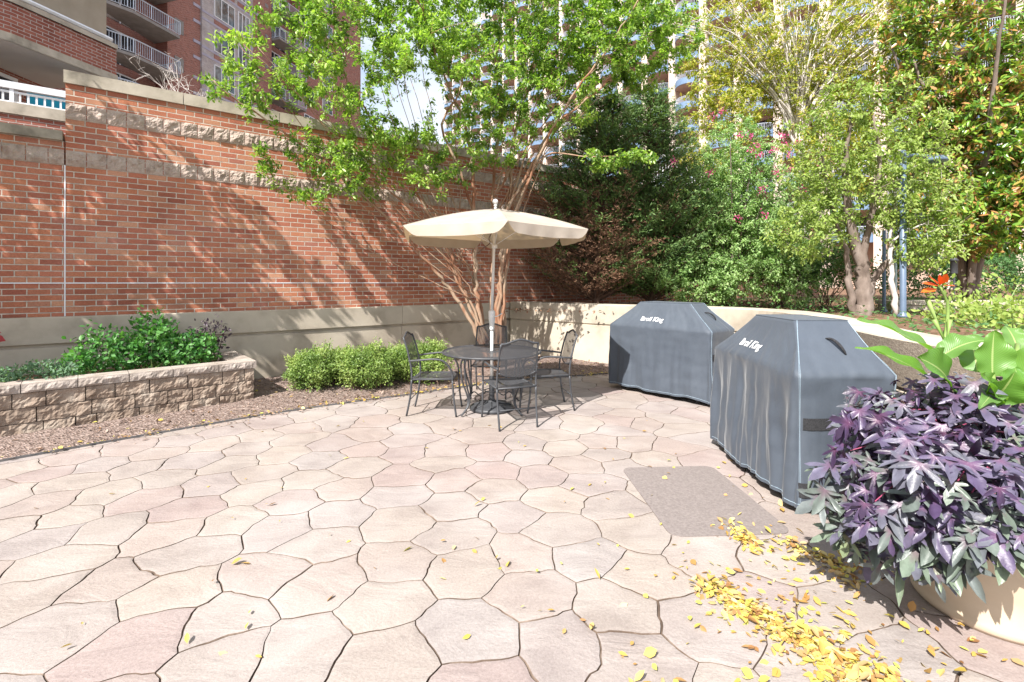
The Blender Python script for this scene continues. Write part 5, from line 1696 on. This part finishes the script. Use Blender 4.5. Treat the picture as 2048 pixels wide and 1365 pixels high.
# parapet brick with UV in metres
def ribbon(pts_, z0, z1, off, name, mat, parent):
    vs = []; uv = []; s = 0
    for i, p in enumerate(pts_):
        if i: s += np.hypot(*(np.array(p) - np.array(pts_[i - 1])))
        for z in (z0, z1):
            vs.append((p[0], p[1], z)); uv.append((s, z))
    fs = [(2 * i, 2 * i + 2, 2 * i + 3, 2 * i + 1) for i in range(len(pts_) - 1)]
    # inner face
    nb_ = len(vs)
    for (x, y, z) in list(vs):
        vs.append((x - off, y + 0.0, z)); uv.append((0, z))
    fs += [tuple(nb_ + q for q in reversed(f)) for f in fs]
    fs += [(2 * i + 1, 2 * i + 3, nb_ + 2 * i + 3, nb_ + 2 * i + 1) for i in range(len(pts_) - 1)]
    k = len(pts_) - 1
    fs.append((2 * k, nb_ + 2 * k, nb_ + 2 * k + 1, 2 * k + 1))
    me = bpy.data.meshes.new(name); me.from_pydata([tuple(float(q) for q in v_) for v_ in vs], [], fs)
    ul = me.uv_layers.new(name='UVMap')
    for lp in me.loops: ul.data[lp.index].uv = uv[lp.vertex_index]
    return link(name, me, mat, parent)
M['brick_uv'] = brickmat('red_brick_mapped', [(0.27, 0.085, 0.06), (0.36, 0.13, 0.09), (0.22, 0.07, 0.05)], (0.5, 0.42, 0.38), uv=True)
vis = spn[:-2]
ribbon(vis, 6.63, 7.26, .25, 'brick_parapet', M['brick_uv'], balc)
sl = [p + norm(np.array([1, -.15])) * .04 for p in vis]
ribbon(sl, 6.455, 6.625, .4, 'slab_edge', M['coping'], balc)
ribbon(sl, 7.265, 7.37, .33, 'parapet_cap', M['coping'], balc)
mb = MB(); mb.tube([(p[0] - .12, p[1], 7.5) for p in vis], .05, 6); mb.build('handrail', M['white'], balc)
mb = MB(); mb.box(-16, -11.65, 7.5, 13.6, 2.5, 14); mb.build('wall', M['brick_uv'], nb)
me = nb.children[-1].data
ul = me.uv_layers.new(name='UVMap')
for lp in me.loops:
    v_ = me.vertices[lp.vertex_index].co; ul.data[lp.index].uv = (v_.y if abs(v_.x + 11.65) < .01 else v_.x, v_.z)
for (y0_, y1_) in ((9.3, 11.25),):
    fw = MB(); fw.box(-11.66, -11.58, y0_, y1_, 4.2, 4.28)
    for y in (y0_, y0_ + .95, y1_ - .08): fw.box(-11.655, -11.575, y, y + .08, 4.28, 6.25)
    fw.box(-11.66, -11.58, y0_, y1_, 6.252, 6.33)
    f_ = fw.build('window', M['white'], nb)
    g_ = MB(); g_.box(-11.652, -11.62, y0_ + .01, y1_ - .01, 4.2, 6.3); g_.build('pane', M['glass_dark'], f_)
mb = MB(); mb.box(-12.3, -10.9, 10.95, 12.9, 7.95, 14.0); mb.build('stucco_bay', M['stucco'], nb)
mb = MB(); mb.box(-12.4, -10.9, 11.0, 12.7, 7.65, 7.947); mb.build('bay_base', M['brick_far'], nb)

# ---- apartment block with balconies, left background
AO = np.array([-26.0, 41.7])
ab = thing('apartment_block', 'tall brick apartment block with grey balconies and banded windows, upper left', 'building', (AO[0], AO[1], 0), R(90 - 13.2))
# local: x = along facade (away), y = +left (into the building), facade at y=0, outward = -y
FH = 3.03
mb = MB(); mb.box(-10.2, -4.2, 1.2, 14, 0, 40); mb.box(-4.2, -1.2, 0.05, 14, 0, 40); mb.box(4.5, 7.2, 0.05, 14, 0, 40); mb.box(7.2, 11.2, 1.0, 14, 0, 40); mb.box(11.2, 24, 0.0, 14, 0, 40); mb.box(-20, -10.2, 0, 14, 0, 40)
mb.build('wall', M['brick_far'], ab)
mb = MB(); mb.box(-1.2, 4.5, -0.12, 14, 0, 40); mb.build('pale_bay', M['brick_tan'], ab)
mb = MB()
for k in range(4, 13):
    zf = 18.35 + (k - 6) * FH
    mb.box(-1.22, 4.52, -.15, -.1, zf + 2.45, zf + 2.65); mb.box(-1.22, 4.52, -.15, -.1, zf + .05, zf + .25)
    mb.box(4.55, 5.4, -.0, .06, zf + .1, zf + .4); mb.box(-1.9, -1.22, .0, .06, zf + .2, zf + .45); mb.box(-1.9, -1.22, .0, .06, zf + 1.9, zf + 2.15)
mb.build('stone_trim', M['lav'], ab)
for k in range(4, 13):
    zf = 18.35 + (k - 6) * FH
    for xa, xb in ((0.02, 2.23), (2.62, 3.98)):
        mb = MB(); mb.box(xa, xb, -.158, -.1, zf - .38, zf); mb.build('brick_spandrel', M['brick_far'], ab)
def window(x0, x1, z0, z1, yf, panes, parent, fm='white', gm='glass'):
    fw = MB(); w_ = .07
    fw.box(x0, x1, yf - .06, yf + .02, z0, z0 + w_); fw.box(x0, x1, yf - .06, yf + .02, z1 - w_, z1)
    for k in range(panes + 1):
        x = x0 + (x1 - x0 - w_) * k / panes
        fw.box(x, x + w_, yf - .058, yf + .018, z0 + w_, z1 - w_)
    f_ = fw.build('window', M[fm], parent)
    g_ = MB(); g_.box(x0 + .02, x1 - .02, yf - .03, yf + .01, z0 + .02, z1 - .02); g_.build('pane', M[gm], f_)
for k in range(5, 12):
    zf = 18.35 + (k - 6) * FH
    window(0, 2.25, zf + .27, zf + 2.15, -.14, 3, ab)
    window(2.65, 4.0, zf + .27, zf + 2.15, -.14, 3, ab)
    window(12.2, 14.0, zf + .5, zf + 2.1, 0, 2, ab)
    window(15.5, 17.5, zf + .5, zf + 2.1, 0, 2, ab)
def balcony(poly, zf, parent, x0, x1, yb, rh=1.05):
    m_ = MB(); m_.prism(poly, zf - .2, zf); bb = m_.build('balcony', M['slab'], parent)
    m_ = MB()
    pts_ = poly[:-1] if len(poly) > 4 else poly
    edges = [(poly[i], poly[i + 1]) for i in range(len(poly) - 1)]
    for (a, c) in edges:
        a = np.array(a, float); c = np.array(c, float); ln = np.hypot(*(c - a))
        m_.tube([(a[0], a[1], zf + rh), (c[0], c[1], zf + rh)], .045, 4); m_.tube([(a[0], a[1], zf + .1), (c[0], c[1], zf + .1)], .025, 4)
        n_ = int(ln / .16)
        for i in range(n_ + 1):
            q = a + (c - a) * i / n_; m_.tube([(q[0], q[1], zf + .1), (q[0], q[1], zf + rh)], .016 if i % 8 else .04, 4, cap=False)
    m_.build('railing', M['balgrey'], bb)
    m_ = MB(); w_ = .08
    for k in range(4): m_.box(x0 + (x1 - x0 - w_) * k / 3, x0 + (x1 - x0 - w_) * k / 3 + w_, yb - .06, yb, zf, zf + 2.3)
    m_.box(x0, x1, yb - .06, yb - .001, zf + 2.302, zf + 2.4)
    dd = m_.build('glass_door', M['white'], bb)
    m_ = MB(); m_.box(x0 + .01, x1 - .01, yb - .04, yb - .005, zf + .01, zf + 2.3); m_.build('pane', M['glass_dark'], dd)
for k in range(5, 12):
    zf = 17.5 + (k - 6) * FH
    balcony([(-10.0, .0), (-9.7, -.9), (-8.1, -1.5), (-4.5, -1.5), (-4.3, 1.15)], zf, ab, -9.3, -5.8, 1.2)
    if k < 11: balcony([(7.25, .9), (7.2, -.9), (11.0, -1.2), (11.1, 0.0)], zf - 0.25, ab, 7.8, 10.4, 1.0)
for k in range(5, 12):
    zf = 18.35 + (k - 6) * FH
    for xa, xb, za, zb_ in ((6.3, 6.7, 1.6, 1.95), (-3.6, -2.8, .2, 1.3)):
        mb = MB(); mb.box(xa, xb, .01, .04, zf + za, zf + zb_); mb.build('vent_grille', M['slab'], ab)

# ---- tower with bowed blue balconies, right background
TO = np.array([22.7, 56.8])
tdir = norm(np.array([-.548, .836]))          # away to the left
tw = thing('balcony_tower', 'large pinkish tower with rows of bowed blue balconies, behind the trees at right', 'building', (TO[0], TO[1], 0), math.atan2(-tdir[1], -tdir[0]))
# local +x runs toward the camera side (right in the picture); outward = +/-y : choose facing the camera
ca, sa = math.cos(tw.rotation_euler.z), math.sin(tw.rotation_euler.z)
ny_world = np.array([-sa, ca])                # local +y in world
sgn = -1 if np.dot(ny_world, -TO) < 0 else 1  # outward sign
BW = 4.4
def ty(a, c):                                 # y-range outward positive
    return (min(a * sgn, c * sgn), max(a * sgn, c * sgn))
mb = MB(); y0_, y1_ = ty(-14, -1.6); mb.box(-72, 29, y0_, y1_, 0, 58); mb.build('wall', M['tower'], tw)
for k in range(-16, 7):
    x = k * BW
    mb = MB(); y0_, y1_ = ty(-1.6, .3); mb.box(x - .45, x + .45, y0_, y1_, 0, 58); mb.build('column', M['tower_col'], tw)
def tower_balcony(x0, zf, mbs):
    slab_, band_, rail_, glass_ = mbs
    n_ = 10
    front = []
    for i in range(n_ + 1):
        a = math.pi * i / n_
        front.append((x0 + .45 + (BW - .9) * i / n_, sgn * (.1 + 1.25 * math.sin(a) ** .7)))
    poly = [(x0 + .45, -1.6 * sgn)] + front + [(x0 + BW - .45, -1.6 * sgn)]
    if sgn > 0: poly = poly[::-1]
    slab_.prism(poly, zf - .22, zf)
    for (a, c) in zip(front[:-1], front[1:]):
        band_.add([(a[0], a[1] + .02 * sgn, zf - .3), (c[0], c[1] + .02 * sgn, zf - .3), (c[0], c[1] + .02 * sgn, zf + .45), (a[0], a[1] + .02 * sgn, zf + .45),
                   (a[0], a[1] - .08 * sgn, zf - .3), (c[0], c[1] - .08 * sgn, zf - .3), (c[0], c[1] - .08 * sgn, zf + .45), (a[0], a[1] - .08 * sgn, zf + .45)],
                  [(0, 1, 2, 3), (7, 6, 5, 4), (3, 2, 6, 7), (0, 4, 5, 1)])
        rail_.tube([(a[0], a[1], zf + 1.1), (c[0], c[1], zf + 1.1)], .035, 4, cap=False)
        for f in (0, .33, .66):
            q = (a[0] + (c[0] - a[0]) * f, a[1] + (c[1] - a[1]) * f); rail_.tube([(q[0], q[1], zf + .45), (q[0], q[1], zf + 1.1)], .02, 3, cap=False)
    yg = -1.57 * sgn
    glass_.box(x0 + .9, x0 + BW - 1.5, min(yg, yg + .05 * sgn), max(yg, yg + .05 * sgn), zf + .02, zf + 2.2)
TF = 2.9
pm = [MB() for _ in range(4)]
tower_balcony(0, 0, pm)
pme = [q.mesh(n_) for q, n_ in zip(pm, ('balcony', 'panel', 'railing', 'glass_door'))]
for me_, k in zip(pme, ('tower', 'balcony_blue', 'balgrey', 'glass_dark')): me_.materials.append(M[k])
rest = [MB() for _ in range(4)]
for bx in range(-16, 6):
    for fl in range(1, 19):
        zf = 31.5 - 8 * TF + (fl - 2) * TF + (TF / 2 if False else 0)
        xw = TO + np.array([ca, sa]) * (bx * BW + BW / 2)
        pxx = 1024 + xw[0] / xw[1] * F; pyy = 565 - (zf - EYE) / xw[1] * F
        if pyy < -80 or pyy > 520: continue
        if 1120 < pxx < 1580 and -20 < pyy < 330:
            o = bpy.data.objects.new('balcony', pme[0]); col.objects.link(o); o.parent = tw; o.location = (bx * BW, 0, zf)
            for me_, nm in zip(pme[1:], ('panel', 'railing', 'glass_door')):
                c_ = bpy.data.objects.new(nm, me_); col.objects.link(c_); c_.parent = o
        else:
            tower_balcony(bx * BW, zf, rest)
slot = {}
allb = MB()
for i, q in enumerate(rest): allb.add(q.v, q.f, i)
o = allb.build('balcony', [M['tower'], M['balcony_blue'], M['balgrey'], M['glass_dark']], tw); o['kind'] = 'stuff'
